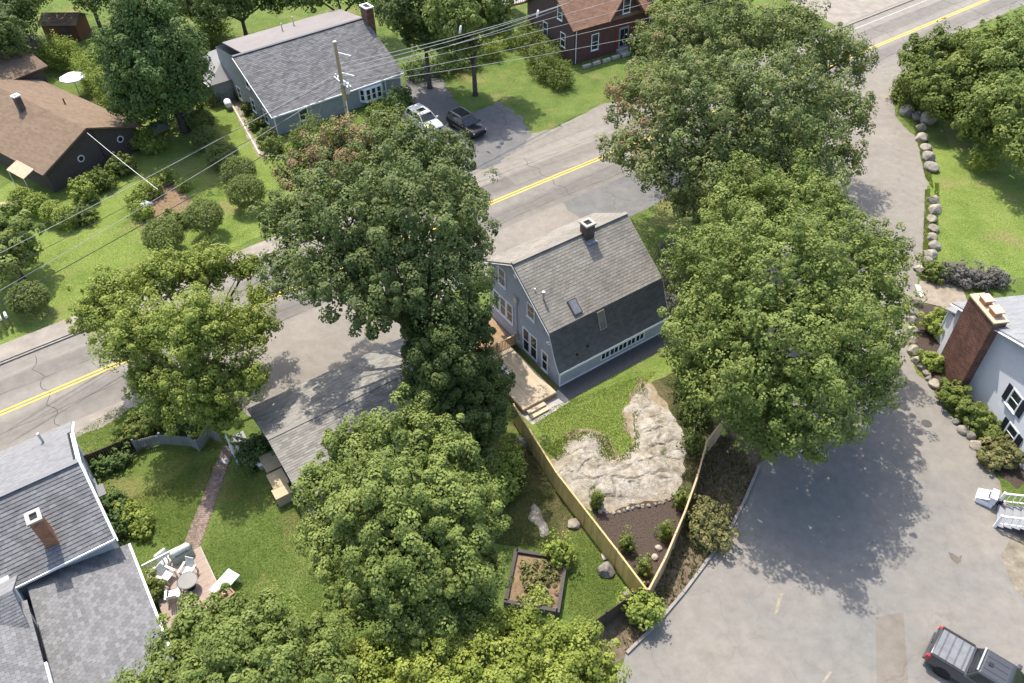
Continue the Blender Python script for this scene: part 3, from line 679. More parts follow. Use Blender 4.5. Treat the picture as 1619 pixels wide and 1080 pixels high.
for y, z in ((2.0, 1.3), (5.0, 1.3), (8.5, 1.3), (5.2, 3.8)): window(h, (-.01, y, z), Y, -X, .8, 1.2)
c = chimney(h, LN+.45, 6.4, 0, 7.1, .85, 1.3, M['brick'], 'white')
for x, y in ((6.9, 10.6), (8.6, 11.4)): MB().tube([(x, y, 5), (x, y, 6.2)], .07, 8).build('vent_pipe', M['steel'], h)
# hipped rear wing
w = MB().box(-2.2, 3.4, 10.2, 17.2, 0, 2.3); w.build('wing_wall', M['csiding'], h)
hp = [(-2.5, 9.9, 2.3), (3.6, 9.9, 2.3), (3.6, 17.5, 2.3), (-2.5, 17.5, 2.3)]; hr = [(.6, 12.6, 3.7), (.6, 14.8, 3.7)]
M['lshingle'] = shingle_mat('light_grey_shingle', (.24, .235, .23), .25, (.24, .235, .23), .08)
m = MB().poly([hp[3], hp[0], hr[0], hr[1]]).poly([hp[0], hp[1], hr[0]]).poly([hp[1], hp[2], hr[1], hr[0]]).poly([hp[2], hp[3], hr[1]]).poly(hp[::-1]).build('wing_roof', M['lshingle'], h)
MB().box(-2.62, -2.5, 9.9, 17.5, 2.18, 2.32).build('gutter', M['white'], h)
tk = empty('propane_tank', RF(28.4, 31.8), ROAD_A+R(80), 'small white propane tank beside the sage-grey cape house', 'tank')
MB().tube([(-.62, 0, .62), (-.55, 0, .62), (-.4, 0, .62), (.4, 0, .62), (.55, 0, .62), (.62, 0, .62)], [.08, .25, .36, .36, .25, .08], 14).build('shell', M['white'], tk, True)
for x in (-.35, .35): MB().box(x-.06, x+.06, -.25, .25, 0, .35).build('foot', M['concrete'], tk)
MB().lathe([(.1, 0), (.1, .12), (.06, .14)], 10, (0, 0, .96)).build('valve_dome', M['white'], tk)

# ------------------------------------------------------------------ 3. brown house on the left
M['bsiding'] = siding_mat('dark_brown_clapboard', (.085, .067, .056), .2)
M['bshingle'] = shingle_mat('tan_brown_shingle', (.175, .125, .086), .14, (.18, .13, .09), .1)
h = root_at('brown_house', 9.6, 26.1, 19, 'dark brown house with low-pitched tan shingle roof and small pipe chimney')
W_, D_ = 9.5, 17.5; ez, rz = 2.45, 4.45; oh = .55
w = MB(); w.poly([(0, 0, 0), (W_, 0, 0), (W_, 0, ez), (W_/2, 0, rz), (0, 0, ez)]).poly([(0, D_, 0), (0, D_, ez), (W_/2, D_, rz), (W_, D_, ez), (W_, D_, 0)])
w.poly([(0, 0, 0), (0, 0, ez), (0, D_, ez), (0, D_, 0)]).poly([(W_, 0, 0), (W_, D_, 0), (W_, D_, ez), (W_, 0, ez)]); w.build('wall', M['bsiding'], h)
sl = (rz-ez)/(W_/2)
roof_plane(h, (-oh, D_, ez-oh*sl+.1), (-oh, -oh, ez-oh*sl+.1), (W_/2, -oh, rz+.1), (W_/2, D_, rz+.1), M['bshingle'], M['bsiding'], seed=21, course=.2, tab=.5)
roof_plane(h, (W_+oh, -oh, ez-oh*sl+.1), (W_+oh, D_, ez-oh*sl+.1), (W_/2, D_, rz+.1), (W_/2, -oh, rz+.1), M['bshingle'], M['bsiding'], seed=22, course=.2, tab=.5)
chimney(h, W_/2-1.0, 8.6, 3.6, 5.5, .55, .55, M['brick_g'], 'white')
MB().tube([(W_-2.2, 7.5, 3.3), (W_-2.2, 7.5, 4.1)], .07, 8).build('vent_pipe', M['black'], h)
for x, z in ((3.4, 1.9), (7.6, 1.9)):
    o = MB().lathe([(.28, 0), (.34, .03), (.34, .06), (.24, .06)], 16).build('round_window', M['offwhite'], h); o.location = (x, -.0, z); o.rotation_euler = (R(90), 0, 0)
    g = MB().lathe([(.0, 0), (.23, .0), (.23, .07)], 16).build('pane', M['glass'], o)
MB().tube([(5.3, -.06, 4.2), (5.6, -.06, .2)], .03, 5).build('conduit', M['black'], h)
m = MB().prism([(-1.7, .8, 2.05), (-.5, .8, 2.45), (-.5, 3.6, 2.45), (-1.7, 3.6, 2.05)], (0, 0, .05)); m.build('awning', plain('tan_awning', (.42, .30, .2), .8), h)
for y in (.9, 3.5): MB().tube([(-1.65, y, 0), (-1.65, y, 2.05)], .04, 6).build('awning_post', M['offwhite'], h)
# rear wing with its own roof
w = MB().box(-5, 10.8, D_+.02, D_+8.5, 0, 3.45); w.build('wing_wall', M['bsiding'], h)
roof_plane(h, (-5.5, D_-.45, 3.45), (11.3, D_-.45, 3.45), (11.3, D_+4.2, 4.9), (-5.5, D_+4.2, 4.9), M['bshingle'], M['bsiding'], seed=23, course=.2, tab=.5)
roof_plane(h, (11.3, D_+9, 3.4), (-5.5, D_+9, 3.4), (-5.5, D_+4.2, 4.9), (11.3, D_+4.2, 4.9), M['bshingle'], M['bsiding'], seed=24, course=.2, tab=.5)
MB().tube([(5.6, D_+3, 4.2), (5.6, D_+3, 5.9)], .2, 10).tube([(5.6, D_+3, 5.9), (5.6, D_+3, 6.05)], .3, 10).build('stove_pipe', M['steel'], h)

sg = empty('garden_shed', (-55.69,96.5,0), R(-3), 'brown garden shed with tan gable roof behind the brown house', 'shed')
MB().box(0, 4.2, 0, 3.0, 0, 2.1).build('wall', wood('redwood_boards', (.14, .065, .035), .8), sg)
for (a, b) in (((-.25, -.25, 2.05), 1), ((-.25, 3.25, 2.05), -1)):
    y0 = a[1]; roof_plane(sg, (-.25 if b > 0 else 4.45, y0, 2.05), (4.45 if b > 0 else -.25, y0, 2.05), (4.45 if b > 0 else -.25, 1.5, 2.95), (-.25 if b > 0 else 4.45, 1.5, 2.95), M['bshingle'], M['bsiding'], seed=30+b, course=.2, tab=.5, th=.06)
for x in (0, 4.2): MB().poly([(x, 0, 2.1), (x, 3.0, 2.1), (x, 1.5, 2.9)]).build('gable', M['bsiding'], sg)
MB().box(2.2, 3.1, -.05, 0, .05, 1.9).build('door', M['bsiding'], sg)

# ------------------------------------------------------------------ 4. red-brown house at the top
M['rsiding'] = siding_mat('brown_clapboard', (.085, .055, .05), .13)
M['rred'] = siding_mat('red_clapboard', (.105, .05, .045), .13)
M['rshingle'] = shingle_mat('rust_shingle', (.22, .13, .09), .2, (.23, .14, .095), .1)
h = root_at('red_house', 63.4, 17.7, -4, 'dark red clapboard house with white windows and rust-coloured cross-gable roof')
W_, D_, ez = 14.2, 9.5, 4.1
w = MB().poly([(0, 0, 0), (W_, 0, 0), (W_, 0, ez), (0, 0, ez)]).poly([(W_, 0, 0), (W_, D_, 0), (W_, D_, ez), (W_, D_/2, 7.6), (W_, 0, ez)]).poly([(0, D_, 0), (0, D_, ez), (W_, D_, ez), (W_, D_, 0)])
w.build('wall', M['rred'], h)
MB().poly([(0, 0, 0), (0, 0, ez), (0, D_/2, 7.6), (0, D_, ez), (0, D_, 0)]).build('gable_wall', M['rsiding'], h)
for sgn in (0, 1):
    y0, yr = (-.35, D_/2) if not sgn else (D_+.35, D_/2); a = (-.3, y0, ez-.12); b = (W_+.3, y0, ez-.12)
    if sgn: a, b = b, a
    roof_plane(h, a, b, (b[0], yr, 7.7), (a[0], yr, 7.7), M['rshingle'], M['rsiding'], seed=40+sgn, course=.2, tab=.4)
# front cross gable
x0, x1, zc = 4.9, 9.2, 7.2
MB().poly([(x0, -.03, ez), (x1, -.03, ez), ((x0+x1)/2, -.03, zc-.1)]).build('cross_gable', M['rred'], h)
MB().prism([(x0-.3, -.4, ez-.1), (x1+.3, -.4, ez-.1), ((x0+x1)/2, -.4, zc+.05)], (0, .001, 0)).build('barge_board', M['rsiding'], h) if False else None
xm = (x0+x1)/2
roof_plane(h, (x0-.35, D_/2-1.0, ez-.15), (x0-.35, -.45, ez-.15), (xm, -.45, zc+.1), (xm, D_/2-.5, zc+.1), M['rshingle'], M['rsiding'], seed=44, course=.2, tab=.4)
roof_plane(h, (x1+.35, -.45, ez-.15), (x1+.35, D_/2-1.0, ez-.15), (xm, D_/2-.5, zc+.1), (xm, -.45, zc+.1), M['rshingle'], M['rsiding'], seed=45, course=.2, tab=.4)
for x, z in ((2.95, 1.95), (11.1, 2.2)): window(h, (x, -.01, z), X, -Y, .85, 1.7)
window(h, (7.1, -.04, 5.1), X, -Y, .85, 1.5)
for y, z in ((2.0, 2.2), (5.6, 2.2), (2.7, 5.0)): window(h, (-.01, y, z), Y, -X, .8, 1.4)
d = MB().box(6.3, 7.7, -.08, 0, .35, 2.75).build('door', plain('grey_door', (.25, .26, .25), .6), h)
MB().box(6.5, 7.0, -.1, -.08, .6, 2.5).build('pane', M['glass'], d); MB().box(7.08, 7.5, -.1, -.08, .6, 2.5).build('pane', M['glass'], d)
MB().box(5.95, 6.2, -.06, -.001, .2, 3.0).box(7.8, 8.05, -.06, -.001, .2, 3.0).box(5.95, 8.05, -.06, -.001, 3.0, 3.2).build('door_surround', plain('red_trim', (.25, .04, .04), .7), h)
MB().box(6.0, 8.0, -1.0, -.08, 0, .18).box(6.0, 8.0, -.55, -.08, .18, .34).build('doorstep', M['concrete'], h)
MB().tube([(.3, -.1, ez-.2), (.3, -.1, .1)], .05, 6).build('downpipe', M['white'], h)
for i in range(7):
    o = MB().box(-.55, .55, -.18, .18, 0, .38).build('edging_block', M['stone'], bevel=.06); o.location = RF(64.2+i*1.35, 16.2-.09*i+.1*math.sin(i*3), 0); o.rotation_euler = (0, 0, ROAD_A+R(-4+6*math.sin(i)))
    tag(o, 'low grey stone block edging the bed before the red house', 'stone', 'stone blocks edging the red house bed')
# raised porch deck behind it
pd = root_at('porch_deck', 63.0, 31.5, -4, 'grey raised porch deck with dark rail behind the red house', 'deck')
for i in range(16): MB().box(i*.3, i*.3+.29, 0, 5.0, 2.0, 2.06).build('board', M['concrete'], pd)
for x in (0, 4.7):
    for y in (0, 4.9): MB().box(x, x+.12, y, y+.12, 0, 2.0).build('post', M['deck_d'], pd)
MB().box(-.05, 4.85, -.05, .03, 2.06, 2.3).box(-.05, 4.85, -.05, .03, 2.85, 2.93).build('rail', M['deck_d'], pd)
for i in range(17): MB().box(i*.3, i*.3+.04, -.03, .01, 2.3, 2.85).build('baluster', M['deck_d'], pd)

# ------------------------------------------------------------------ 5. low building with a shingle roof by the street (garage)
M['garshingle'] = shingle_mat('pale_grey_brown_shingle', (.215, .203, .18), .28, (.218, .205, .182), .12)
M['garwall'] = siding_mat('grey_shingle_siding', (.20, .20, .19), .14)
h = root_at('garage', 13.15, -20.65, -1, 'low garage with broad grey-brown shingle roof between the big maples', 'garage')
W_, D_, ez, rz = 13.2, 8.6, 2.45, 3.45
w = MB().poly([(.3, .3, 0), (W_-.3, .3, 0), (W_-.3, .3, ez), (.3, .3, ez)]).poly([(.3, D_-.3, 0), (.3, D_-.3, ez), (W_-.3, D_-.3, ez), (W_-.3, D_-.3, 0)])
for x in (.3, W_-.3): w.poly([(x, .3, 0), (x, .3, ez), (x, D_*.55, rz-.05), (x, D_-.3, ez), (x, D_-.3, 0)])
w.build('wall', M['garwall'], h)
roof_plane(h, (0, 0, ez), (W_, 0, ez), (W_, D_*.55, rz+.05), (0, D_*.55, rz+.05), M['garshingle'], M['offwhite'], seed=51, course=.17, tab=.36)
roof_plane(h, (W_, D_+.1, ez), (0, D_+.1, ez), (0, D_*.55, rz+.05), (W_, D_*.55, rz+.05), M['garshingle'], M['offwhite'], seed=52, course=.17, tab=.36)
MB().bar((0, D_*.55, rz+.06), (W_, D_*.55, rz+.06), .3, .02).build('ridge_cap', M['garshingle'], h)
for x in (5.0, 8.4): MB().box(x, x+2.6, D_-.32, D_-.24, .05, 2.1).build('garage_door', M['white'], h)
# stone-topped lean-to / planter boxes along its left wall
for i, (px, s) in enumerate((((-15.13,30.61,0), 1.15), ((-14.4,29.25,0), 1.0), ((-13.99,28.31,0), .62))):
    b = empty('wooden_crate', px, ROAD_A+R(-2), ['tan wooden bin against the garage wall, farthest from the striped lawn shade', 'tan wooden bin against the garage wall between the other two bins', 'smallest tan wooden bin against the garage wall'][i], 'bin')
    if i == 0: b['label'] = 'tan wooden bin against the garage wall next to the gate'
    MB().box(-.45, .45, -.6*s, .6*s, .0, .8).build('box', M['deck'], b); MB().box(-.5, .5, -.64*s, .64*s, .8, .86).build('lid', wood('tan_lid', (.40, .32, .2)), b)

# ------------------------------------------------------------------ 6. grey house in the lower left corner
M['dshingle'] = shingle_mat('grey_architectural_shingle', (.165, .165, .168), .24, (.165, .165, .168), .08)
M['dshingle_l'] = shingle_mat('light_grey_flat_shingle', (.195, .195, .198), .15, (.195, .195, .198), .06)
M['dsiding'] = siding_mat('pale_blue_grey_siding', (.42, .45, .49), .14)
h = root_at('corner_grey_house', 3.6, -17.0, -1, 'large grey shingled house with white trim and brick chimney in the garden corner')
# main block: local x runs to negative (out of frame), ridge along x
xe = .0; x0 = -16
prof = [(0, 0), (0, 3.5), (3.6, 5.75), (7.4, 4.5), (9.8, 3.0), (9.8, 0)]
w = MB().poly([(xe, y, z) for y, z in prof]).poly([(x0, y, z) for y, z in reversed(prof)]).poly([(x0, 0, 0), (xe, 0, 0), (xe, 0, 3.5), (x0, 0, 3.5)]).poly([(x0, 9.8, 0), (x0, 9.8, 3), (xe, 9.8, 3), (xe, 9.8, 0)]); w.build('wall', M['dsiding'], h)
rp = [(-.35, 3.42), (3.6, 5.87), (7.4, 4.62), (10.2, 2.85)]
roof_plane(h, (x0, *rp[0]), (xe+.3, *rp[0]), (xe+.3, *rp[1]), (x0, *rp[1]), M['dshingle'], M['white'], seed=61, course=.22, tab=.32, lift=.035)
roof_plane(h, (xe+.1, *rp[2]), (x0, *rp[2]), (x0, *rp[1]), (xe+.1, *rp[1]), M['dshingle_l'], M['white'], seed=62, course=.15, tab=.24)
roof_plane(h, (xe+.3, *rp[3]), (x0, *rp[3]), (x0, *rp[2]), (xe+.3, *rp[2]), M['dshingle_l'], M['white'], seed=63, course=.15, tab=.24)
MB().bar((x0, 3.6, 5.91), (xe+.3, 3.6, 5.91), .3, .05).build('ridge_cap', M['dshingle_l'], h)
for (a, b), (c_, d_) in zip(rp, rp[1:]): MB().bar((xe+.33, a, b-.12), (xe+.33, c_, d_-.12), .06, .22, (1, 0, 0)).build('barge_board', M['white'], h)
MB().box(x0, xe+.3, -.46, -.36, 3.27, 3.41).build('gutter', M['white'], h)
window(h, (xe+.01, 3.5, 3.9), Y, X, .8, 1.2); window(h, (xe+.01, 2.2, 1.5), Y, X, .8, 1.4); window(h, (xe+.01, 6.5, 1.5), Y, X, .8, 1.4)
pf = MB().box(xe+.02, xe+.6, 3.9, 4.8, 2.2, 2.3).build('door_hood', M['dshingle_l'], h)
c = chimney(h, -2.35, .85, 2.9, 6.15, .6, .7, M['brick_o'], 'concrete')
MB().tube([(-1.2, 7.6, 4.3), (-1.2, 7.6, 5.3)], .07, 8).build('vent_pipe', M['steel'], h)
# lower wing running towards the viewer, roof sloping to the garden
wl_ = 14.0
w = MB().box(-4.4, .2, -wl_, -.02, 0, 2.0); w.build('wing_wall', M['dsiding'], h)
roof_plane(h, (.65, -wl_, 2.05), (.65, -.02, 2.05), (-4.2, -.02, 3.0), (-4.2, -wl_, 3.0), M['dshingle'], M['white'], seed=64, course=.19, tab=.28, lift=.02)
MB().box(.66, .78, -wl_, -.02, 1.9, 2.04).build('gutter', M['white'], h)
# taller cross block with its own slope and a gabled dormer
w = MB().box(-14, -4.6, -wl_, -.05, 0, 4.1); w.build('upper_wall', M['dsiding'], h)
roof_plane(h, (-4.05, -wl_, 4.25), (-4.05, -2.2, 4.25), (-8.6, -2.2, 6.4), (-8.6, -wl_, 6.4), M['dshingle'], M['white'], seed=65, course=.19, tab=.28, lift=.02)
roof_plane(h, (-14, -2.2, 4.25), (-14, -wl_, 4.25), (-8.6, -wl_, 6.4), (-8.6, -2.2, 6.4), M['dshingle_l'], M['white'], seed=66, course=.15, tab=.24)
MB().bar((-8.6, -wl_, 6.44), (-8.6, -2.2, 6.44), .3, .05).build('ridge_cap', M['dshingle_l'], h)
MB().box(-4.05, -3.93, -wl_, -6.0, 4.05, 4.2).build('gutter', M['white'], h)
dy = -2.3
MB().poly([(-4.6, dy-1.6, 4.0), (-4.6, dy+1.6, 4.0), (-4.6, dy, 5.35)]).build('dormer_wall', M['white'], h)
roof_plane(h, (-9.5, dy-1.9, 4.15), (-4.2, dy-1.9, 4.15), (-4.2, dy, 5.5), (-9.5, dy, 5.5), M['dshingle'], M['white'], seed=67, course=.15, tab=.24, th=.1)
roof_plane(h, (-4.2, dy+1.9, 4.15), (-9.5, dy+1.9, 4.15), (-9.5, dy, 5.5), (-4.2, dy, 5.5), M['dshingle_l'], M['white'], seed=68, course=.15, tab=.24, th=.1)
MB().tube([(-6.0, -7.6, 5.2), (-6.0, -7.6, 5.9)], .06, 8).build('vent_pipe', M['black'], h)

# patio deck and its furniture
pk = root_at('patio_deck', 4.3, -22.5, -1, 'pinkish paved patio deck beside the large grey shingled house', 'deck')
tilem = MB().box(0, .42, 0, .42, .30, .345).mesh('tile', plain('pink_paver', (.29, .225, .185), .9, var=.12))
for i in range(7):
    for j in range(10):
        b = link('tile', tilem, pk); b.location = (i*.43, j*.43, random.Random(i*17+j).uniform(0, .006))
MB().box(-.02, 3.05, -.02, 4.35, .0, .30).build('base', M['concrete'], pk)
wp = M['white']
rs = MB().box(.0, 2.0, 4.35, 4.42, 1.1, 1.18).box(0, 2.0, 4.36, 4.41, .45, .5)
rs.build('rail', wp, pk)
for i in range(9): MB().box(.08+i*.23, .16+i*.23, 4.36, 4.4, .5, 1.1).build('baluster', wp, pk)
grp = 'white chairs on the patio deck'
for i, (s, t, rz_) in enumerate(((5.3, -19.2, 30), (6.3, -19.6, -50), (5.2, -20.5, 160))):
    garden_chair('patio_chair', ['white slatted patio chair beside the white patio rail', 'white slatted patio chair next to the round dark table', 'white slatted patio chair against the house gutter'][i], RF(s, t, .345), ROAD_A+R(rz_), M['offwhite'])
tb = empty('patio_table', RF(6.1, -20.4, .345), 0, 'round dark patio table among the white patio chairs', 'table')
MB().lathe([(.5, .66), (.55, .68), (.55, .71), (.5, .72)], 20).build('table_top', plain('dark_glass_top', (.06, .06, .06), .3), tb); MB().lathe([(.28, 0), (.05, .04), (.04, .66)], 12).build('pedestal', M['black'], tb)
pn = empty('covered_grill', RF(6.4, -18.3, .0), ROAD_A, 'grey-green covered grill at the end of the brick path', 'grill')
MB().prism([(-.6, -.3, .0), (.6, -.3, 0), (.6, .3, 0), (-.6, .3, 0)], (0, 0, .85)).build('cover', plain('grey_green_cover', (.30, .34, .28), .8), pn, bevel=.12)
MB().tube([(-.45, 0, .85), (-.4, 0, 1.05), (.4, 0, 1.05), (.45, 0, .85)], .22, 10).build('lid', plain('pale_cover', (.5, .52, .47), .8), pn, True)
wc = empty('white_cushion_seat', RF(5.5, -18.0, .0), ROAD_A+R(15), 'round white padded seat beside the patio rail', 'seat')
MB().lathe([(.3, .0), (.36, .12), (.38, .4), (.3, .52), (.12, .55)], 16).build('cushion', M['offwhite'], wc, True); MB().box(-.35, .35, .25, .42, .3, .95).build('backrest', M['offwhite'], wc, bevel=.06)
pc = root_at('planter_box', 6.0, -22.9, 12, 'wooden planter box with pots at the patio edge', 'planter')
for a in ((0, 2.0, 0, .08), (0, 2.0, .72, .8), (0, .08, .08, .72), (1.92, 2.0, .08, .72)): MB().box(*a, .3, .85).build('side_board', M['deck_d'], pc)
MB().box(.08, 1.92, .08, .72, .3, .7).build('soil', M['soil'], pc)
for i in range(4): MB().lathe([(.1, .7), (.14, .92), (.11, .92), (.09, .8)], 10, (.35+i*.42, .4, 0)).build('pot', plain('clay_pot', (.42, .3, .22), .8), pc)
bn = root_at('slatted_bench', 7.7, -21.4, 25, 'pale green slatted bench table on the lawn beside the patio', 'bench')
for i in range(6): MB().box(-.75, .75, -.42+i*.145, -.30+i*.145, .55, .585).build('slat', plain('pale_green_slat', (.42, .48, .44), .6), bn)
for x in (-.6, .6):
    for y in (-.36, .36): MB().box(x-.04, x+.04, y-.04, y+.04, 0, .55).build('leg', M['offwhite'], bn)

# ------------------------------------------------------------------ 7. white house on the right with the broad brick chimney
M['wsiding'] = siding_mat('white_clapboard', (.50, .525, .565), .13, .04)
M['wroof'] = shingle_mat('silver_grey_shingle', (.23, .235, .242), .12, (.23, .235, .242), .06)
h = empty('white_house', RF(55.1, -33.6), R(-83.58), 'white clapboard house with black shutters and a broad red brick chimney', 'house')
# local x runs along the chimney wall, local y into the house
WL, DP = 13.5, 9.0; ez, rz = 4.3, 6.75
w = MB().poly([(0, 0, 0), (WL, 0, 0), (WL, 0, ez), (WL/2, 0, rz), (0, 0, ez)]).poly([(0, DP, 0), (0, DP, ez), (WL/2, DP, rz), (WL, DP, ez), (WL, DP, 0)]).poly([(0, 0, 0), (0, 0, ez), (0, DP, ez), (0, DP, 0)]).poly([(WL, 0, 0), (WL, DP, 0), (WL, DP, ez), (WL, 0, ez)])
w.build('wall', M['wsiding'], h)
sl = (rz-ez)/(WL/2)
roof_plane(h, (-.45, DP+.3, ez-.45*sl+.12), (-.45, -.25, ez-.45*sl+.12), (WL/2, -.25, rz+.12), (WL/2, DP+.3, rz+.12), M['wroof'], M['white'], seed=71, course=.2, tab=.6)
roof_plane(h, (WL+.45, -.25, ez-.45*sl+.12), (WL+.45, DP+.3, ez-.45*sl+.12), (WL/2, DP+.3, rz+.12), (WL/2, -.25, rz+.12), M['wroof'], M['white'], seed=72, course=.2, tab=.6)
for a, b in (((-.45, ez-.45*sl), (WL/2, rz)), ((WL/2, rz), (WL+.45, ez-.45*sl))): MB().bar((a[0], -.27, a[1]-.02), (b[0], -.27, b[1]-.02), .05, .2, (0, 1, 0)).build('barge_board', M['white'], h)
ch = MB().box(1.05, 3.75, -.62, -.01, 0, 6.2).build('chimney', M['brick'], h)
MB().box(1.0, 3.8, -.68, .35, 6.2, 6.3).build('cap', plain('sandy_mortar_cap', (.45, .36, .25), .9), ch)
MB().box(1.05, 3.75, -.01, .3, 4.3, 6.2).build('stack', M['brick'], ch)
for x in (1.9, 3.0):
    MB().box(x-.3, x+.3, -.4, .1, 6.3, 6.62).build('flue_block', plain('orange_clay', (.45, .2, .1), .8), ch)
    MB().box(x-.38, x+.38, -.48, .18, 6.62, 6.7).build('flue_cap', plain('clay_slab', (.5, .36, .26), .8), ch)
M['shutter'] = plain('black_shutter', (.015, .018, .03), .5)
for x, z in ((7.3, 2.95), (8.3, .95), (11.0, 2.95), (11.5, .95)):
    window(h, (x, -.01, z), X, -Y, .8, 1.15)
    for sx in (-.72, .72): MB().box(x+sx-.2, x+sx+.2, -.05, -.005, z-.62, z+.62).build('shutter', M['shutter'], h)
# lower lean-to on the far corner
w = MB().box(-1.3, .0, .6, 6.0, 0, 2.7).build('lean_to_wall', M['wsiding'], h)
slab('lean_to_roof', [(-1.6, .4, 2.7), (-1.6, 6.2, 2.7), (0, 6.2, 3.4), (0, .4, 3.4)], M['wroof'], h, .1)
MB().box(-1.34, -1.3, .55, .65, 0, 2.7).build('corner_board', M['white'], h)

sl2 = MB().box(-.18, .18, -.75, .75, 0, .14).build('stone_step', plain('white_granite', (.42, .41, .39), .8), bevel=.02); sl2.location = (31.14,45.82,0); sl2.rotation_euler = (0, 0, R(-8)); tag(sl2, 'long white granite step at the edge of the flagstone terrace', 'step')
# porch steps with white rail at the right edge
ps = empty('porch_steps', (27.48,25.14,0), R(-30), 'grey porch steps with white handrail beside the white house', 'steps')
M['gstep'] = plain('grey_step_paint', (.22, .225, .24), .7, var=.08)
# local x = up the flight, y = across
for i in range(5):
    MB().box(i*.36, i*.36+.42, 0, 1.75, .16*i+.12, .16*i+.17).build('tread', M['gstep'], ps)
    MB().box(i*.36+.04, i*.36+.07, 0, 1.75, .16*i, .16*i+.12).build('riser', M['gstep'], ps)
MB().box(1.8, 4.5, 0, 1.75, .80, .86).build('landing', M['gstep'], ps); MB().box(1.85, 4.5, .02, 1.73, 0, .8).build('landing_base', M['white'], ps)
for y in (0.0, 1.75):
    MB().bar((.0, y, 1.05), (1.9, y, 1.9), .09, .07).bar((1.9, y, 1.9), (4.5, y, 1.9), .09, .07).build('handrail', M['white'], ps)
    MB().bar((.0, y, .35), (1.9, y, 1.15), .06, .05).bar((1.9, y, 1.1), (4.5, y, 1.1), .06, .05).build('bottom_rail', M['white'], ps)
    MB().box(-.07, .07, y-.07, y+.07, 0, 1.15).build('newel_post', M['white'], ps); MB().box(1.83, 1.97, y-.07, y+.07, .8, 2.0).build('newel_post', M['white'], ps)
    for i in range(6): x = .28+i*.28; MB().box(x-.02, x+.02, y-.02, y+.02, .38+x*.42, 1.03+x*.45).build('baluster', M['white'], ps)
    for i in range(9): x = 2.15+i*.28; MB().box(x-.02, x+.02, y-.02, y+.02, 1.12, 1.88).build('baluster', M['white'], ps)
bx = empty('white_sign_box', (27.69,26.91,0), R(-35), 'white lidded box with dark slot and faded pink print beside the porch steps', 'box')
MB().prism([(-.5, -.38, .02), (.42, -.38, .02), (.42, .38, .02), (-.5, .38, .02)], (0, 0, .35)).build('body', M['white'], bx)
MB().prism([(-.55, -.4, .37), (.1, -.4, .62), (.1, .4, .62), (-.55, .4, .37)], (0, 0, .04)).build('sloped_lid', M['white'], bx)
MB().box(.12, .46, -.4, .4, .37, .9).build('upper_box', plain('pale_grey_plastic', (.55, .57, .6), .5), bx)
MB().prism([(.02, -.3, .632), (.09, -.3, .66), (.09, .3, .66), (.02, .3, .632)], (0, 0, .008)).build('slot', M['shutter'], bx)
for i in range(2): MB().prism([(-.42+i*.18, -.28, .42+i*.07+.045), (-.34+i*.18, -.28, .45+i*.07+.045), (-.34+i*.18, .26, .45+i*.07+.045), (-.42+i*.18, .26, .42+i*.07+.045)], (0, 0, .006)).build('print_line', plain('pink_print', (.55, .30, .36), .7), bx)
MB().lathe([(.16, .0), (.16, .4), (.1, .44)], 12, (.75, .2, 0)).build('dark_pot', M['black'], bx)

# ------------------------------------------------------------------ rock outcrop and boulders
def rock_mat(name, a, b, c, seam=False):
    t = NT(name); v = t.pos(); n1 = t.noise(v, 1.1, 7, .7, .4); n2 = t.noise(v, 4.5, 6, .7); n3 = t.noise(v, 26, 3)
    x = t.ramp(n1, [(.33, a), (.5, b), (.68, c)]); x = t.mix(.5, x, t.ramp(n2, [(.32, (.55, .52, .48)), (.6, (1.15, 1.12, 1.1))]), 'MULTIPLY')
    x = t.mix(.4, x, t.ramp(n3, [(.3, (.7, .7, .7)), (.7, (1.3, 1.3, 1.3))]), 'MULTIPLY'); t.bump(n2, .5, .05)
    oi = t.new('ShaderNodeObjectInfo').outputs['Random']; x = t.mix(.8, x, t.ramp(oi, [(0, (.62, .62, .64)), (.5, (1, .98, .95)), (1, (1.25, 1.2, 1.12))]), 'MULTIPLY') if not seam else x
    if seam:
        n5 = t.noise(v, .8, 6, .75, 1.2); x = t.mix(t.ramp(n5, [(.485, (0, 0, 0)), (.5, (.85, .85, .85)), (.515, (0, 0, 0))]), x, (.07, .06, .045)); n6 = t.noise(v, .6, 5, .7); x = t.mix(t.ramp(n6, [(.6, (0, 0, 0)), (.68, (1, 1, 1))]), x, (.11, .11, .05))
    return t.done(x, .95, .15)
M['ledge'] = rock_mat('pale_ledge_rock', (.20, .17, .125), (.30, .275, .23), (.37, .35, .31), True)
M['boulder'] = rock_mat('boulder_granite', (.15, .135, .11), (.28, .258, .22), (.37, .345, .305))
def inside(p, poly):
    r = False; j = len(poly)-1
    for i in range(len(poly)):
        a, b = poly[i], poly[j]
        if (a[1] > p[1]) != (b[1] > p[1]) and p[0] < (b[0]-a[0])*(p[1]-a[1])/(b[1]-a[1])+a[0]: r = not r
        j = i
    return r
def edge_d(p, poly):
    d = 9e9; P = Vector(p[:2])
    for a, b in zip(poly, poly[1:]+poly[:1]):
        A, B = Vector(a[:2]), Vector(b[:2]); t = max(0, min(1, (P-A).dot(B-A)/(B-A).length_squared)); d = min(d, (P-A.lerp(B, t)).length)
    return d
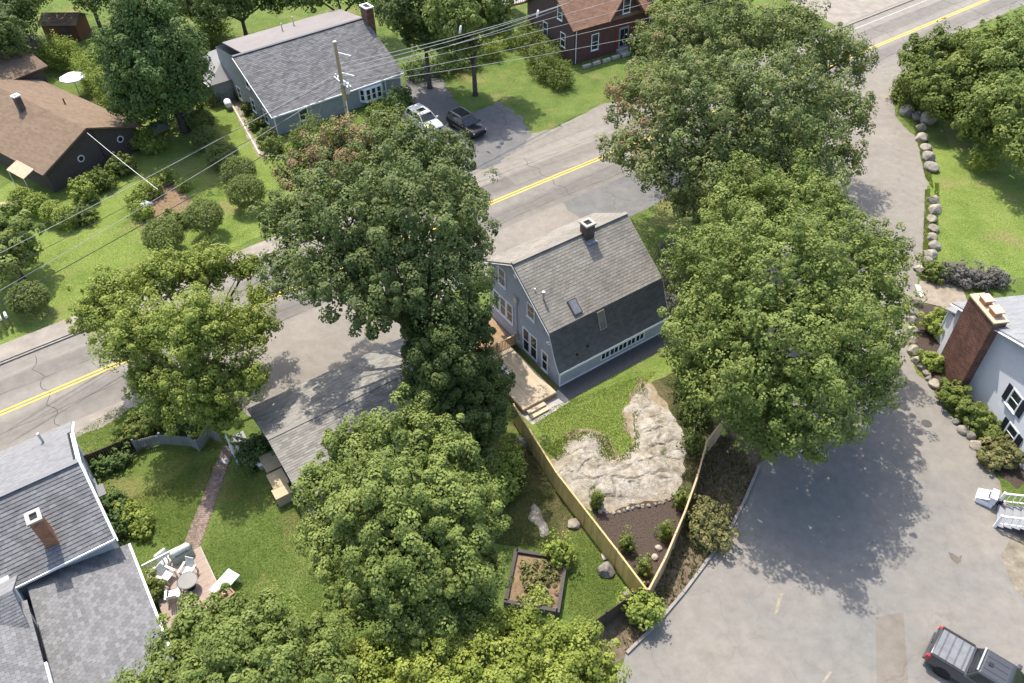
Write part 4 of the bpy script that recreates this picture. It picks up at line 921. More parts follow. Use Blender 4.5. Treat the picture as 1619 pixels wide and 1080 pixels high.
def outcrop(name, poly, hmax, cell, mat, label, seed=0, soft=.7):
    xs = [p[0] for p in poly]; ys = [p[1] for p in poly]; x0, y0 = min(xs)-.4, min(ys)-.4
    nx, ny = int((max(xs)+.4-x0)/cell)+1, int((max(ys)+.4-y0)/cell)+1
    m = MB(); idx = {}
    for j in range(ny):
        for i in range(nx):
            x, y = x0+i*cell, y0+j*cell
            wx = x+.35*noise.noise((x*1.3, y*1.3, seed)); wy = y+.35*noise.noise((x*1.3, y*1.3, seed+7))
            ins = inside((wx, wy), poly); d = edge_d((wx, wy), poly); e = min(1, d/soft) if ins else -min(1, d/.3)*.3
            if not ins and d > .35: continue
            wv = Vector((x*.55+y*.3, y*.9-x*.25, seed*1.3)); q = noise.voronoi(wv+.35*noise.noise_vector(wv*1.6))[0]; crack = min(1, (q[1]-q[0])*5)
            st_h = noise.fractal((x*.33+y*.2, y*.5, seed), 1, 2, 3)*.5+.5; ter = (math.floor(st_h*6)+min(1, (st_h*6 % 1)*3))/6
            hgt = e*hmax*(.25+.65*ter)*(.55+.45*crack) + .06*hmax*noise.fractal((x*1.8, y*2.1, seed), 1.0, 2.1, 4)*max(e, .15)
            idx[i, j] = len(m.v); m.v.append((x-x0, y-y0, max(-.05, hgt)))
    for j in range(ny-1):
        for i in range(nx-1):
            k = [(i, j), (i+1, j), (i+1, j+1), (i, j+1)]
            if all(q in idx for q in k): m.f.append(tuple(idx[q] for q in k))
    o = m.build(name, mat); o.location = (x0, y0, 0)
    return tag(o, label, 'rock')
outcrop('rock_outcrop', [(2.25,30.24), (3.6,32.62), (4.77,32.9), (5.61,32.35), (5.67,30.92), (6.47,30.6), (7.59,31.66), (7.77,33.97), (7.36,34.76), (8.42,36.42), (9.09,37.22), (9.6,35.13), (10.5,34.43), (11.05,32.37), (10.35,29.31), (9.66,27.93), (6.92,27.34), (5.18,26.9), (3.74,27.66), (2.69,28.98)],
        .55, .09, M['ledge'], 'large pale ledge outcrop in the fenced yard behind the blue-grey house', 2, 1.3)
outcrop('rock_ledge', [(0.74,27.39), (1.2,27.6), (1.82,26.26), (1.84,25.28), (1.4,25.21), (0.93,26.29)], .3, .1, M['ledge'], 'narrow grey rock ledge in the shade beside the tan fence', 5, .4)

def boulder_mesh(seed):
    import bmesh
    bm = bmesh.new(); bmesh.ops.create_icosphere(bm, subdivisions=3, radius=1)
    rr = random.Random(seed+40); planes = []
    for _ in range(13):
        n = Vector((rr.gauss(0, 1), rr.gauss(0, 1), rr.gauss(0, .8))).normalized(); planes.append((n, rr.uniform(.62, .92)))
    for v in bm.verts:
        c = v.co.copy()
        for n, d in planes:
            k = c.dot(n)-d
            if k > 0: c -= n*k*.92
        c *= 1+.07*noise.noise(c*2.6+Vector((seed*3.1, 0, 0)))
        c.z *= .8; c.z = max(c.z, -.35); v.co = c
    me = bpy.data.meshes.new('boulder'); bm.to_mesh(me); bm.free(); me.materials.append(M['boulder'])
    return me
bms = [boulder_mesh(i) for i in range(7)]
rd = random.Random(8)
def boulder(p, r, label, group=None, fz=1.0):
    o = link('boulder', bms[rd.randrange(7)]); o.location = (p[0], p[1], r*.3*fz); o.scale = (r*rd.uniform(.9, 1.2), r*rd.uniform(.85, 1.1), r*fz); o.rotation_euler = (0, 0, rd.uniform(0, 6.28))
    return tag(o, label, 'boulder', group)
for p, r in (((40.53,73.25,0), .95), ((41.08,72.18,0), .8), ((40.68,70.18,0), .6), ((39.91,68.03,0), .75), ((39.69,66.39,0), .6), ((39.17,64.6,0), .8), ((38.77,62.86,0), .8)):
    boulder(p, r*.9, 'pale boulder in the row below the corner shrub where the lane leaves the street', 'boulders below the lane corner shrub')
boulder((41.88,71.5,0), 1.0, 'blue-grey slab boulder shaded under the tree at the lane corner')
for p, r in (((36.9,57.73,0), .72), ((36.44,56.32,0), .75), ((35.69,54.96,0), .6), ((35.26,53.62,0), .6), ((34.68,52.42,0), .6), ((34.4,51.32,0), .68), ((33.67,50.26,0), .66), ((33.14,49.3,0), .62)):
    boulder(p, r*.82, 'rounded boulder lining the lane beside the open lawn', 'boulders lining the lane by the lawn')
boulder((32.35,48.3,0), .75, 'flat pale boulder at the corner of the flagstone terrace', None, .6)
for p, r in (((30.31,44.53,0), .7), ((29.74,43.42,0), .55), ((29.29,42.6,0), .55), ((28.93,41.53,0), .5), ((28.58,40.49,0), .45), ((28.24,39.47,0), .6), ((28.1,38.53,0), .5), ((28.25,37.79,0), .5)):
    boulder(p, r*.8, 'small boulder edging the shaded bed between lane and white house', 'boulders edging the white house bed')
for p, r in (((28.3,37.25,0), .42), ((28.44,36.18,0), .55), ((28.29,36.77,0), .35)):
    boulder(p, r*.8, 'small boulder at the foot of the broad brick chimney', 'boulders at the brick chimney foot')
for p, r in (((28.67,32.2,0), .6), ((28.92,31.67,0), .55), ((28.97,30.95,0), .6), ((28.57,32.94,0), .4)):
    boulder(p, r*.75, 'low boulder in front of the hedge under the shuttered windows', 'boulders under the shuttered windows')
boulder((4.89,22.96,0), .55, 'round pale boulder on the grass beside the tan fence')
boulder((3.35,26,0), .48, 'dark flat boulder in the grass near the narrow rock ledge', None, .6)
boulder((25,37.61,0), .75, 'rounded boulder half under the maple at the lane edge'); boulder((25.19,38.39,0), .35, 'small pale stone touching the boulder under the maple')
boulder((0.5,32.1,0), .5, 'pale stone at the foot of the tan fence near the deck')
for p in ((8,24.27,0), (7.71,23.71,0)): boulder(p, .22, 'small round stone on the mulch bed', 'small stones on the mulch bed')
for p in ((4.95,23.87,0), (5.92,21.6,0)): boulder(p, .3, 'pale flat stone along the foot of the tan fence', 'flat stones at the fence foot', .5)

bpts = [Vector(q) for q in ((4.77,26.87,0), (5.91,26.75,0), (7.07,27.06,0), (8.42,27.29,0), (9.55,27.71,0), (10.3,28.14,0))]
for a, b in zip(bpts, bpts[1:]):
    n = max(2, int((b-a).length/.3))
    for i in range(n):
        q = a.lerp(b, (i+rd.uniform(.2, .6))/n); boulder((q.x, q.y+rd.uniform(-.05, .05)), rd.uniform(.11, .18), 'small pale stone in the row edging the mulch bed below the ledge', 'stones edging the mulch bed')
# ------------------------------------------------------------------ fences
def fence(name, label, tops, z, mat, post_mat, step=2.4, thick=.05, cat='fence', post=.11, cap=.05, gap=.06):
    root = empty(name, (tops[0][0], tops[0][1], 0), 0, label, cat); o0 = Vector((tops[0][0], tops[0][1], 0)); last = None
    for a, b in zip(tops, tops[1:]):
        a = Vector((a[0], a[1], 0))-o0; b = Vector((b[0], b[1], 0))-o0; n = max(1, round((b-a).length/step)); d = (b-a)/n
        for i in range(n):
            p, q = a+d*i, a+d*(i+1); u = d.normalized()
            if last is None: MB().box(p.x-post/2, p.x+post/2, p.y-post/2, p.y+post/2, 0, z+.08).build('post', post_mat, root)
            MB().box(q.x-post/2, q.x+post/2, q.y-post/2, q.y+post/2, 0, z+.08).build('post', post_mat, root); last = q
            pm = MB(); a0, b0 = p+u*post*.55, q-u*post*.55; nb_ = max(2, round((b0-a0).length/.15)); rj = random.Random(int(p.x*97+p.y*31)+i); side = Vector((-u.y, u.x, 0))
            for k in range(nb_):           # upright boards of one panel
                zt = z+rj.uniform(-.012, .006); oj = side*rj.uniform(-.006, .006); pm.bar(a0.lerp(b0, (k+.02)/nb_)+oj+Vector((0, 0, (zt+gap)/2)), a0.lerp(b0, (k+.97)/nb_)+oj+Vector((0, 0, (zt+gap)/2)), thick*.5, zt-gap)
            pm.build('panel', mat, root)
            if cap: MB().bar(p+u*post*.55+Vector((0, 0, z+cap/2)), q-u*post*.55+Vector((0, 0, z+cap/2)), thick+.05, cap).build('top_rail', post_mat, root)
    return root
def board_mat(name, c):
    t = NT(name); isl = t.new('ShaderNodeNewGeometry').outputs['Random Per Island']; f = t.noise(t.coord('Object', (3, 3, .5)), 2.2, 5)
    a = t.ramp(isl, [(0, c3(c, .84)), (1, c3(c, 1.12))]); return t.done(t.mix(.6, a, t.ramp(f, [(.3, (.72, .70, .66)), (.7, (1.2, 1.2, 1.2))]), 'MULTIPLY'), .75, .25)
M['tanfence'] = board_mat('golden_tan_fence', (.62, .455, .175)); M['tanpost'] = plain('tan_post', (.44, .33, .15), .75)
M['woodfence'] = board_mat('raw_pine_fence', (.46, .34, .20)); M['darkfence'] = wood('dark_brown_board', (.06, .045, .035), .85)
fence('tan_fence', 'golden tan board fence running from the cedar deck past the mulch bed', [(0,33.86), (2.43,28.41), (3.89,25.81), (5.38,23.16), (6.66,20.81)], 1.8, M['tanfence'], M['tanpost'], 2.5)
fence('pine_fence', 'raw pine board fence between the mulch bed and the dirt bank', [(13.37,32.59), (11.75,30.61), (10.69,28.04), (9.58,25.7), (7.96,22.69), (6.81,20.86)], 1.7, M['woodfence'], M['woodfence'], 2.2)
fr_ = empty('dark_plank_fence', (3.59,19.43,0), 0, 'dark brown plank fence below the corner of the tan fence', 'fence'); A = Vector((3.36,19.02,0)); B = Vector((6.84,21.35,0)); o0 = A.copy()
for k in range(5): MB().bar(A-o0+Vector((0, 0, .16+k*.29)), B-o0+Vector((0, 0, .16+k*.29)), .045, .25).build('plank', M['darkfence'], fr_)
for i in range(4): p = A.lerp(B, i/3)-o0; MB().box(p.x-.07, p.x+.07, p.y-.07, p.y+.07, 0, 1.6).build('post', M['darkfence'], fr_)
fr_.location = A
# grey picket fence by the lower left garden
M['greyfence'] = wood('silvered_picket', (.27, .28, .29), .85, .25)
pf = [(-24.18,32.41,0), (-22.65,32.88,0), (-20.66,32.6,0), (-20.15,32.23,0), (-19.8,33.41,0), (-18.85,32.85,0)]
root = empty('picket_fence', pf[0], 0, 'silver-grey picket fence zigzagging along the lower left garden', 'fence'); o0 = Vector(pf[0]); pk_m = MB().box(-.05, .05, -.012, .012, .06, .98).mesh('picket', M['greyfence'])
for a, b in zip(pf, pf[1:]):
    a = Vector(a)-o0; b = Vector(b)-o0; u = (b-a).normalized(); n = int((b-a).length/.125); ang = math.atan2(u.y, u.x)
    for k in (.25, .8): MB().bar(a+Vector((0, 0, k)), b+Vector((0, 0, k)), .04, .08).build('rail', M['greyfence'], root)
    MB().box(a.x-.06, a.x+.06, a.y-.06, a.y+.06, 0, 1.1).build('post', M['greyfence'], root)
    for i in range(n):
        q = link('picket', pk_m, root); p = a.lerp(b, (i+.5)/n); q.location = p+Vector((u.y, -u.x, 0))*.035; q.rotation_euler = (0, 0, ang)
fence('wire_fence', 'low dark rail fence overgrown with ivy along the street lawn', [(-27.07,31), (-24.71,32.43), (-23,34.48), (-21.66,35.37)], 1.05, M['darkfence'], M['darkfence'], 2.6, .03)
# white leaning pole and gate beside the brick path
gp = empty('white_gate', (-17.41,31.03,0), 0, 'white metal garden gate post with top bracket at the head of the brick path', 'gate'); o0 = Vector((-17.41,31.03,0))
MB().tube([Vector((0, 0, 0)), Vector((0, 0, 3.0))], .06, 8).tube([Vector((0, 0, 1.2)), Vector((0, 0, 1.9))], .11, 8).build('post', M['white'], gp)
q = Vector((-16.03,32.65,0))-o0
MB().bar(Vector((0, 0, 1.0)), q+Vector((0, 0, 1.0)), .06).bar(Vector((0, 0, .3)), q+Vector((0, 0, .3)), .05).build('gate_rail', M['white'], gp)
for i in range(8): p = q*(i+.5)/8; MB().box(p.x-.02, p.x+.02, p.y-.02, p.y+.02, .1, 1.0).build('baluster', M['offwhite'], gp)
sl_ = empty('stacked_planks', (-17.96,32.56,0), R(-60), 'weathered planks leaning by the white garden gate', 'planks')
for i in range(3): MB().box(-.9, .9, i*.3, i*.3+.22, .02, .08).build('plank', M['greyfence'], sl_)
st_ = MB().box(-.17, .17, -.3, .3, .04, .08).build('path_slab', M['concrete'], bevel=.015); st_.location = (-18.31,31.31,0); st_.rotation_euler = (0, 0, R(65)); tag(st_, 'pale rectangular slab lying on the brick path', 'slab')
wb = empty('storage_tub', (-15.85,30.83,0), R(20), 'white lidded tub standing beside the tan bins', 'tub'); MB().lathe([(.26, 0), (.3, .45), (.33, .46), (.33, .52), (.2, .55)], 14).build('tub', M['white'], wb, True); MB().box(-.6, -.38, -.3, .3, 0, .5).build('dark_crate', M['black'], wb)

# raised timber bed
rb = empty('raised_bed', (-0.7,21.08,0), 0, 'square timber raised bed with dry weeds beside the fence lawn', 'raised bed'); o0 = Vector((-0.7,21.08,0)); rc = [Vector(q)-o0 for q in ((-0.7,21.08,0), (2.06,20.46,0), (2.71,23.54,0), (-0.08,24.14,0))]
M['timber'] = wood('black_sleeper', (.075, .068, .06), .9, .3)
for i in range(4):
    a, b = rc[i], rc[(i+1) % 4]; u = (b-a).normalized()
    for k in range(2): MB().bar(a+u*(-.1 if k else .02)+Vector((0, 0, .13+k*.245)), b-u*(-.1 if not k else .02)+Vector((0, 0, .13+k*.245)), .2, .24).build('sleeper', M['timber'], rb)
MB().poly([p+Vector((0, 0, .3)) for p in rc]).build('soil', M['soil'], rb)

# ------------------------------------------------------------------ street things: utility pole, wires, mailboxes
M['pole'] = wood('tan_pole_wood', (.30, .23, .13), .9, .3, (14, 14, 1))
PB = RF(32.45, 10.05); up = empty('utility_pole', PB, ROAD_A, 'tall wooden utility pole with crossarm before the sage-grey cape house', 'pole')
MB().tube([(0, 0, -.1), (0, 0, 7), (0, 0, 13.5)], [.2, .17, .13], 10).build('pole', M['pole'], up)
MB().box(-.12, .12, -1.25, 1.25, 10.0, 10.13).build('crossarm', M['steel'], up)
MB().box(.16, .28, -1.25, 1.25, 10.0, 10.13).build('crossarm', M['steel'], up)
for y in (-1.15, -.6, .6, 1.15): MB().lathe([(.04, 0), (.09, .05), (.05, .12), (.09, .17), (.05, .24)], 8, (.08, y, 10.13)).build('insulator', M['offwhite'], up)
MB().tube([(.35, 0, 9.0), (.35, 0, 9.9)], .24, 10).build('transformer', M['steel'], up)
for z, x in ((12.6, .5), (10.9, .55)): MB().bar((.1, -.12, z), (.95, -.55, z-.35), .09, .09).build('side_bracket', M['white'], up)
MB().tube([(0, -.22, .2), (0, -.2, 8.5)], .045, 6).build('conduit', M['offwhite'], up)
MB().lathe([(.14, 13.5), (.16, 13.52), (.02, 13.6)], 10).build('pole_cap', M['offwhite'], up)
def pole_pt(x, y, z): return PB+EX*x+EY*y+Vector((0, 0, z))
M['wire_l'] = plain('aluminium_wire', (.38, .38, .37), .5, .4); M['wire_d'] = plain('black_wire', (.03, .03, .032), .6)
def wire(a, b, sag, r, mat, label, group=None, n=14):
    a = Vector(a); b = Vector(b); m = MB(); pts = []
    for i in range(n+1): f = i/n; pts.append(a.lerp(b, f)-a-Vector((0, 0, 4*sag*f*(1-f))))
    m.tube(pts, r, 5); o = m.build('overhead_wire', mat); o.location = a; return tag(o, label, 'wire', group)
g1 = 'overhead wires along the street left of the pole'
for i, (y, e, z2) in enumerate(((-1.15, (-34.58,37.87,8.6), 0), (-.6, (-34.63,36.95,7.6), 0), (.6, (-34.6,40.37,9.4), 0), (1.15, (-34.32,39.59,9.2), 0))):
    wire(pole_pt(0, y, 10.3), e, .25, .018, M['wire_l'] if i % 2 else M['wire_d'], 'thin overhead wire from the utility pole over the brown house lawn', g1)
wire(pole_pt(0, -.2, 8.0), (-34.78,37.74,6.5), .2, .028, M['wire_d'], 'thick dark telephone cable from the utility pole above the round bushes')
g2 = 'overhead wires running from the pole towards the red house side'
for i, (y, e) in enumerate(((-1.15, (23.93,78.58,8.5)), (-.6, (30.18,85.79,8.8)), (.6, (31.28,90.19,9.2)), (1.15, (31.46,93.8,9.6)))):
    wire(pole_pt(0, y, 10.3), e, .5, .018, M['wire_l'], 'thin overhead wire from the utility pole across the far driveway', g2)
for i, (z0, e) in enumerate(((11.6, (6.52,79.72,9.5)), (11.2, (5.92,79.9,9.2)), (10.7, (5.58,79.47,9)))):
    wire(pole_pt(0, .1, z0), e, .35, .024, M['wire_l'], 'service cable from the utility pole to the red house gable', 'service cables to the red house')
for e in ((-4,72.89,9.9), (3.3,77.35,9.4)):
    o = MB().tube([(-.1, 0, -.35), (0, 0, 0), (.06, 0, .35)], [.08, .12, .08], 8).build('cable_splice', M['white'], None, True); o.location = e; tag(o, 'white splice sleeve on the cables to the red house', 'splice', 'splice sleeves on the red house cables')
wire((-38.1,66.01,4.2), (-24.78, 48.55, 9.12), .1, .018, M['offwhite'], 'white service cable dropping from a street wire to the brown house gable')
wire(pole_pt(0, 0, 13.4), (-18.84,64.9,0), .0, .012, M['wire_l'], 'thin guy wire from the pole top down to the verge')
wire((-22.52,71.42,2.5), pole_pt(0, 0, 9.4), .3, .016, M['wire_l'], 'service wire from the pole to the sage-grey cape house')
lm = [('white', (-37.83,44.36,0)), ('white', (-37.52,44.63,0)), ('dark', (-36.83,45.03,0)), ('dark', (-38.1,44.03,0))]
for i, (kx, p) in enumerate(lm):
    mb = empty('mailbox', p, ROAD_A, ['white mailbox on a post by the pavement', 'white mailbox on a post by the pavement', 'dark mailbox on a post by the pavement', 'dark mailbox on a post by the pavement'][i], 'mailbox', 'white roadside mailboxes' if kx == 'white' else 'dark roadside mailboxes')
    mt = M['white'] if kx == 'white' else M['black']
    MB().box(-.05, .05, -.05, .05, 0, 1.05).build('post', M['deck_d'], mb)
    MB().prism([(-.1, -.28, 1.05), (.1, -.28, 1.05), (.1, -.28, 1.2), (.06, -.28, 1.27), (-.06, -.28, 1.27), (-.1, -.28, 1.2)], (0, .56, 0)).build('box', mt, mb)
    MB().box(.1, .115, -.1, -.06, 1.15, 1.35).build('flag', plain('red_flag', (.5, .03, .03)), mb)

# ------------------------------------------------------------------ vehicles
def paint(name, c, rough=.25, metal=.0):
    t = NT(name); m = t.done(c, rough, .5, metal); t.b.inputs['Coat Weight'].default_value = .25; return m
M['tyre'] = plain('tyre_rubber', (.018, .018, .018), .85); M['rim'] = plain('alloy_rim', (.5, .5, .5), .35, .5, .7, var=.05)
M['cglass'] = glass_mat('car_glass', (.01, .012, .014))
def loft(secs):
    m = MB(); k = len(secs[0])
    for s_ in secs: m.v += [tuple(p) for p in s_]
    for i in range(len(secs)-1):
        for j in range(k): j2 = (j+1) % k; m.f.append((i*k+j, i*k+j2, (i+1)*k+j2, (i+1)*k+j))
    m.f.append(tuple(range(k-1, -1, -1))); m.f.append(tuple(range((len(secs)-1)*k, len(secs)*k))); return m
def body_sec(x, w, zb, zs, crown=.04):
    return [(x, -w*.9, zb), (x, -w, zb+.16), (x, -w, zs-.22), (x, -w*.95, zs-.05), (x, -w*.82, zs), (x, 0, zs+crown), (x, w*.82, zs), (x, w*.95, zs-.05), (x, w, zs-.22), (x, w, zb+.16), (x, w*.9, zb)]
def wheels(root, xs, hw, r=.36):
    for x in xs:
        for sy in (-1, 1):
            wh = empty('wheel', (x, sy*hw, r), 0); wh.parent = root
            t = MB().lathe([(r*.6, -.11), (r*.94, -.12), (r, -.08), (r, .08), (r*.94, .12), (r*.6, .11)], 20).build('tyre', M['tyre'], wh, True); t.rotation_euler = (R(90), 0, 0)
            q = MB().lathe([(r*.62, -.08), (r*.62, .085), (r*.5, .095), (r*.3, .07), (.05, .1)], 12).build('rim', M['rim'], wh); q.rotation_euler = (R(90 if sy < 0 else -90), 0, 0)
            arch = MB().lathe([(r*1.16, -.03), (r*1.16, .02), (r*1.0, .02)], 20).build('wheel_arch', M['black'], root); arch.location = (x, sy*(hw+.06), r); arch.rotation_euler = (R(90 if sy < 0 else -90), 0, 0)
def cabin(root, mat, x0, x1, x2, x3, zb, zt, wb, wt, splits):
    """x0 rear base, x1 rear roof, x2 front roof, x3 front base"""
    c = loft([[(x0, -wb, zb), (x3, -wb, zb), (x3, wb, zb), (x0, wb, zb)], [(x0+(x1-x0)*.9, -wt-.03, zt-.07), (x3+(x2-x3)*.9, -wt-.03, zt-.07), (x3+(x2-x3)*.9, wt+.03, zt-.07), (x0+(x1-x0)*.9, wt+.03, zt-.07)], [(x1+.06, -wt+.08, zt), (x2-.06, -wt+.08, zt), (x2-.06, wt-.08, zt), (x1+.06, wt-.08, zt)]]).build('cabin', mat, root, bevel=.03)
    def q(f, g, u): # front/back glass point
        return None
    def pane(pts, n): MB().prism(pts, Vector(n)*.015).build('window', M['cglass'], root)
    zg0, zg1 = zb+.05, zt-.12; f0 = (zg0-zb)/(zt-.07-zb); f1 = (zg1-zb)/(zt-.07-zb)
    def xr(f): return x0+(x1-x0)*.9*f
    def xf(f): return x3+(x2-x3)*.9*f
    def yw(f): return wb+(wt+.03-wb)*f
    pane([(xf(f0), -yw(f0)+.08, zg0), (xf(f0), yw(f0)-.08, zg0), (xf(f1), yw(f1)-.08, zg1), (xf(f1), -yw(f1)+.08, zg1)], (.8, 0, .6))
    pane([(xr(f0), yw(f0)-.08, zg0), (xr(f0), -yw(f0)+.08, zg0), (xr(f1), -yw(f1)+.08, zg1), (xr(f1), yw(f1)-.08, zg1)], (-.8, 0, .6))
    for sy in (-1, 1):
        ed = [0.0]+splits+[1.0]
        for a, b in zip(ed, ed[1:]):
            def P(u, f, z): lo = xr(f)+.12; hi = xf(f)-.12; return (lo+(hi-lo)*u, sy*yw(f), z)
            pts = [P(a+.015, f0, zg0), P(b-.015, f0, zg0), P(b-.015, f1, zg1), P(a+.015, f1, zg1)]
            pane(pts, (0, sy, .3))
    return c
def make_suv(name, label, loc, rz, color, sunroof=False, cargo=False):
    r = empty(name, loc, rz, label, 'car'); mt = paint(name+'_paint', color)
    secs = [body_sec(-2.3, .82, .35, .95), body_sec(-2.2, .9, .28, 1.02), body_sec(-1.2, .93, .25, 1.06), body_sec(.5, .93, .25, 1.03), body_sec(1.2, .92, .25, 1.0), body_sec(1.95, .88, .28, .92), body_sec(2.28, .76, .36, .78)]
    loft(secs).build('body', mt, r, True, .02)
    cabin(r, mt, -2.2, -1.85, .15, 1.05, 1.02, 1.66, .86, .68, [.3, .64])
    wheels(r, (-1.4, 1.42), .83)
    for sy in (-1, 1):
        MB().box(2.12, 2.26, sy*.6-.16, sy*.6+.16, .66, .8).build('headlight', M['white'], r, bevel=.03); MB().box(-2.32, -2.2, sy*.72-.1, sy*.72+.1, .75, 1.0).build('tail_light', plain('red_lens', (.4, .02, .02), .2), r)
        MB().box(.75, .95, sy*1.02-.1, sy*1.02+.1, 1.02, 1.16).build('mirror', mt, r, bevel=.03)
        MB().box(-1.6, 0.0, sy*.62-.02, sy*.62+.02, 1.66, 1.71).build('roof_rail', M['steel'], r)
    if sunroof: MB().box(-.75, -.1, -.42, .42, 1.66, 1.672).build('sunroof', M['cglass'], r)
    MB().box(2.2, 2.31, -.4, .4, .5, .68).build('grille', M['black'], r)
    return r
make_suv('white_suv', 'silver-white SUV with dark sunroof parked in front of the cape house', (-8.22,73.24,0), R(-52), (.5, .5, .49), True)
make_suv('black_suv', 'black SUV parked on the driveway next to the silver-white SUV', (-3.98,72.26,0), R(-52), (.008, .009, .011))

pu = empty('pickup_truck', (22.75,16.32,0), R(-41), 'grey crew-cab pickup truck with ribbed bed cover parked on the lot', 'pickup'); mt = paint('gunmetal_paint', (.06, .063, .07), .3, .3)
secs = [body_sec(-2.62, .86, .45, 1.08), body_sec(-2.5, .95, .35, 1.17), body_sec(-1.5, .98, .32, 1.2), body_sec(-.8, .98, .3, 1.2), body_sec(.6, .98, .3, 1.18), body_sec(1.3, .97, .3, 1.14), body_sec(2.2, .93, .32, 1.06), body_sec(2.6, .8, .42, .9)]
loft(secs).build('body', mt, pu, True, .02)
cabin(pu, mt, -.85, -.5, .75, 1.5, 1.16, 1.82, .9, .72, [.48])
cv = MB().box(-2.42, -.93, -.8, .8, 1.2, 1.25).build('bed_cover', plain('grey_vinyl', (.15, .155, .165), .55), pu, bevel=.02)
for i in range(4): MB().box(-2.22+i*.36, -2.15+i*.36, -.78, .78, 1.25, 1.268).build('cover_rib', plain('dark_vinyl', (.09, .095, .1), .6), cv)
for sy in (-1, 1):
    MB().box(-2.5, -.93, sy*.88-.06, sy*.88+.06, 1.2, 1.245).build('bed_rail', M['black'], pu); MB().box(-2.64, -2.45, sy*.9-.08, sy*.9+.08, .78, 1.1).build('tail_light', plain('red_lens', (.45, .03, .03), .2), pu, bevel=.02)
    MB().box(.95, 1.15, sy*1.12-.12, sy*1.12+.12, 1.15, 1.34).build('mirror', mt, pu, bevel=.03)
    MB().box(-2.56, -2.5, sy*.45-.05, sy*.45+.05, 1.0, 1.03)
MB().box(-.62, -.54, -.7, .7, 1.82, 1.86).build('third_brake_light', M['steel'], pu)
MB().box(-2.70, -2.55, -.85, .85, .42, .58).build('bumper', mt, pu, bevel=.03); MB().box(-2.66, -2.6, -.12, .12, .92, 1.0).build('tailgate_handle', M['black'], pu)
MB().box(-.25, -.05, -.12, .08, 1.82, 1.87).build('antenna_fin', M['black'], pu)
for i in range(3): MB().box(-.4, .62, -.4+i*.36, -.37+i*.36, 1.82, 1.828).build('roof_rib', M['black'], pu)
wheels(pu, (-1.65, 1.6), .88, .4)

# ------------------------------------------------------------------ trees
M['maple'] = leaf_mat('maple_leaf', (.066, .105, .02), (.252, .295, .08))
M['maple_r'] = leaf_mat('maple_leaf_turning', (.052, .082, .022), (.20, .235, .082), (.24, .15, .085))
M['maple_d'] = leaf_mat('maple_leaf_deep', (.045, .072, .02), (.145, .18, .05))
M['ash'] = leaf_mat('ash_leaf', (.105, .145, .022), (.28, .32, .072))
M['lime'] = leaf_mat('lime_leaf', (.115, .155, .022), (.295, .33, .07))
M['conifer'] = leaf_mat('dark_needle', (.045, .082, .024), (.14, .20, .058), None, .2)
M['bush'] = leaf_mat('bush_leaf', (.065, .10, .018), (.205, .24, .06))
M['bush_l'] = leaf_mat('light_bush_leaf', (.13, .175, .025), (.31, .36, .085))
M['yew'] = leaf_mat('clipped_leaf', (.085, .12, .028), (.205, .24, .075))
M['dryleaf'] = leaf_mat('flowering_leaf', (.09, .10, .035), (.22, .21, .08), (.33, .23, .14))
M['purple'] = leaf_mat('grey_purple_leaf', (.10, .10, .085), (.24, .22, .20))

tree('maple_tree', 'broad green maple beside the lane shading the parking lot', (15.2, 36.5),
     [(16.04,43.47,9.7,3.06), (19.43,42.96,9.7,3.06), (12.38,38.9,8.7,2.75), (15.2,35.05,11.2,3.88), (20.44,37.93,9.2,3.26), (21.81,35.78,8.2,2.24), (11.44,33.67,8.2,2.65), (14.8,30.93,9.7,4.08), (19.28,32.32,8.2,3.06), (12.9,30.02,6.7,2.75), (15.74,28.53,7.2,3.06), (19.72,30.75,6.7,2.24), (11.05,32.04,6.2,1.84), (14.95,28.44,5.2,2.04), (23.91,40.34,8.2,1.73)],
     125000, .135, M['maple'], 1, .42, sprig=.42, cell=.82)
tree('maple_tree', 'large maple with yellowing flank behind the blue-grey house across from the lane mouth', (18.5, 60.5),
     [(14.4,66.05,11,3.07), (18.65,65.35,12,3.46), (23.77,63.78,12,3.65), (27.94,63.78,10,2.69), (11.14,58.99,9.5,3.07), (14.36,53.93,12,4.13), (19.15,52.71,12,4.32), (26.09,57.05,9,2.69), (9.61,53.86,8,2.3), (12.29,51.03,8,2.69), (15.73,49.25,9,3.26), (20.52,49.82,8.5,3.26), (13.68,49.39,6,1.73), (25.85,53.8,7,1.82), (13,51.64,10.5,2.6)],
     125000, .145, M['maple_r'], 2, .45, sprig=.46, cell=.9, rust=[(*(9.29,59.31,11), 3.4, .5), (*(9.81,53.15,10), 2.6, .4), (*(13.84,65.02,12), 2.4, .3)])
tree('maple_tree', 'tall dark maple with rusty upper leaves in front of the garage', (-5.8, 36.5),
     [(-12.52,45.4,12,2.47), (-9.95,45.95,13,2.47), (-6.55,43.58,14,2.66), (-4.22,44.82,13,2.18), (-3.06,42.09,12,1.9), (-13.26,40.82,11.5,1.99), (-8.77,37.71,14,3.23), (-4.97,36.1,15,3.23), (-2.67,37.44,12,1.8), (-12.96,37.39,10.5,1.61), (-9.74,34.54,12,2.38), (-6.44,33.8,12.5,2.66), (-3.44,33.63,12,2.38), (-7.67,32.97,10.5,1.33)],
     110000, .135, M['maple_r'], 3, .45, sprig=.42, cell=.82, tint=(.0, .42), rust=[(*(-11.99,44.52,13), 3.2, .95), (*(-9.48,45.01,14), 2.4, .7), (*(-3.94,34.54,14), 1.8, .45)])
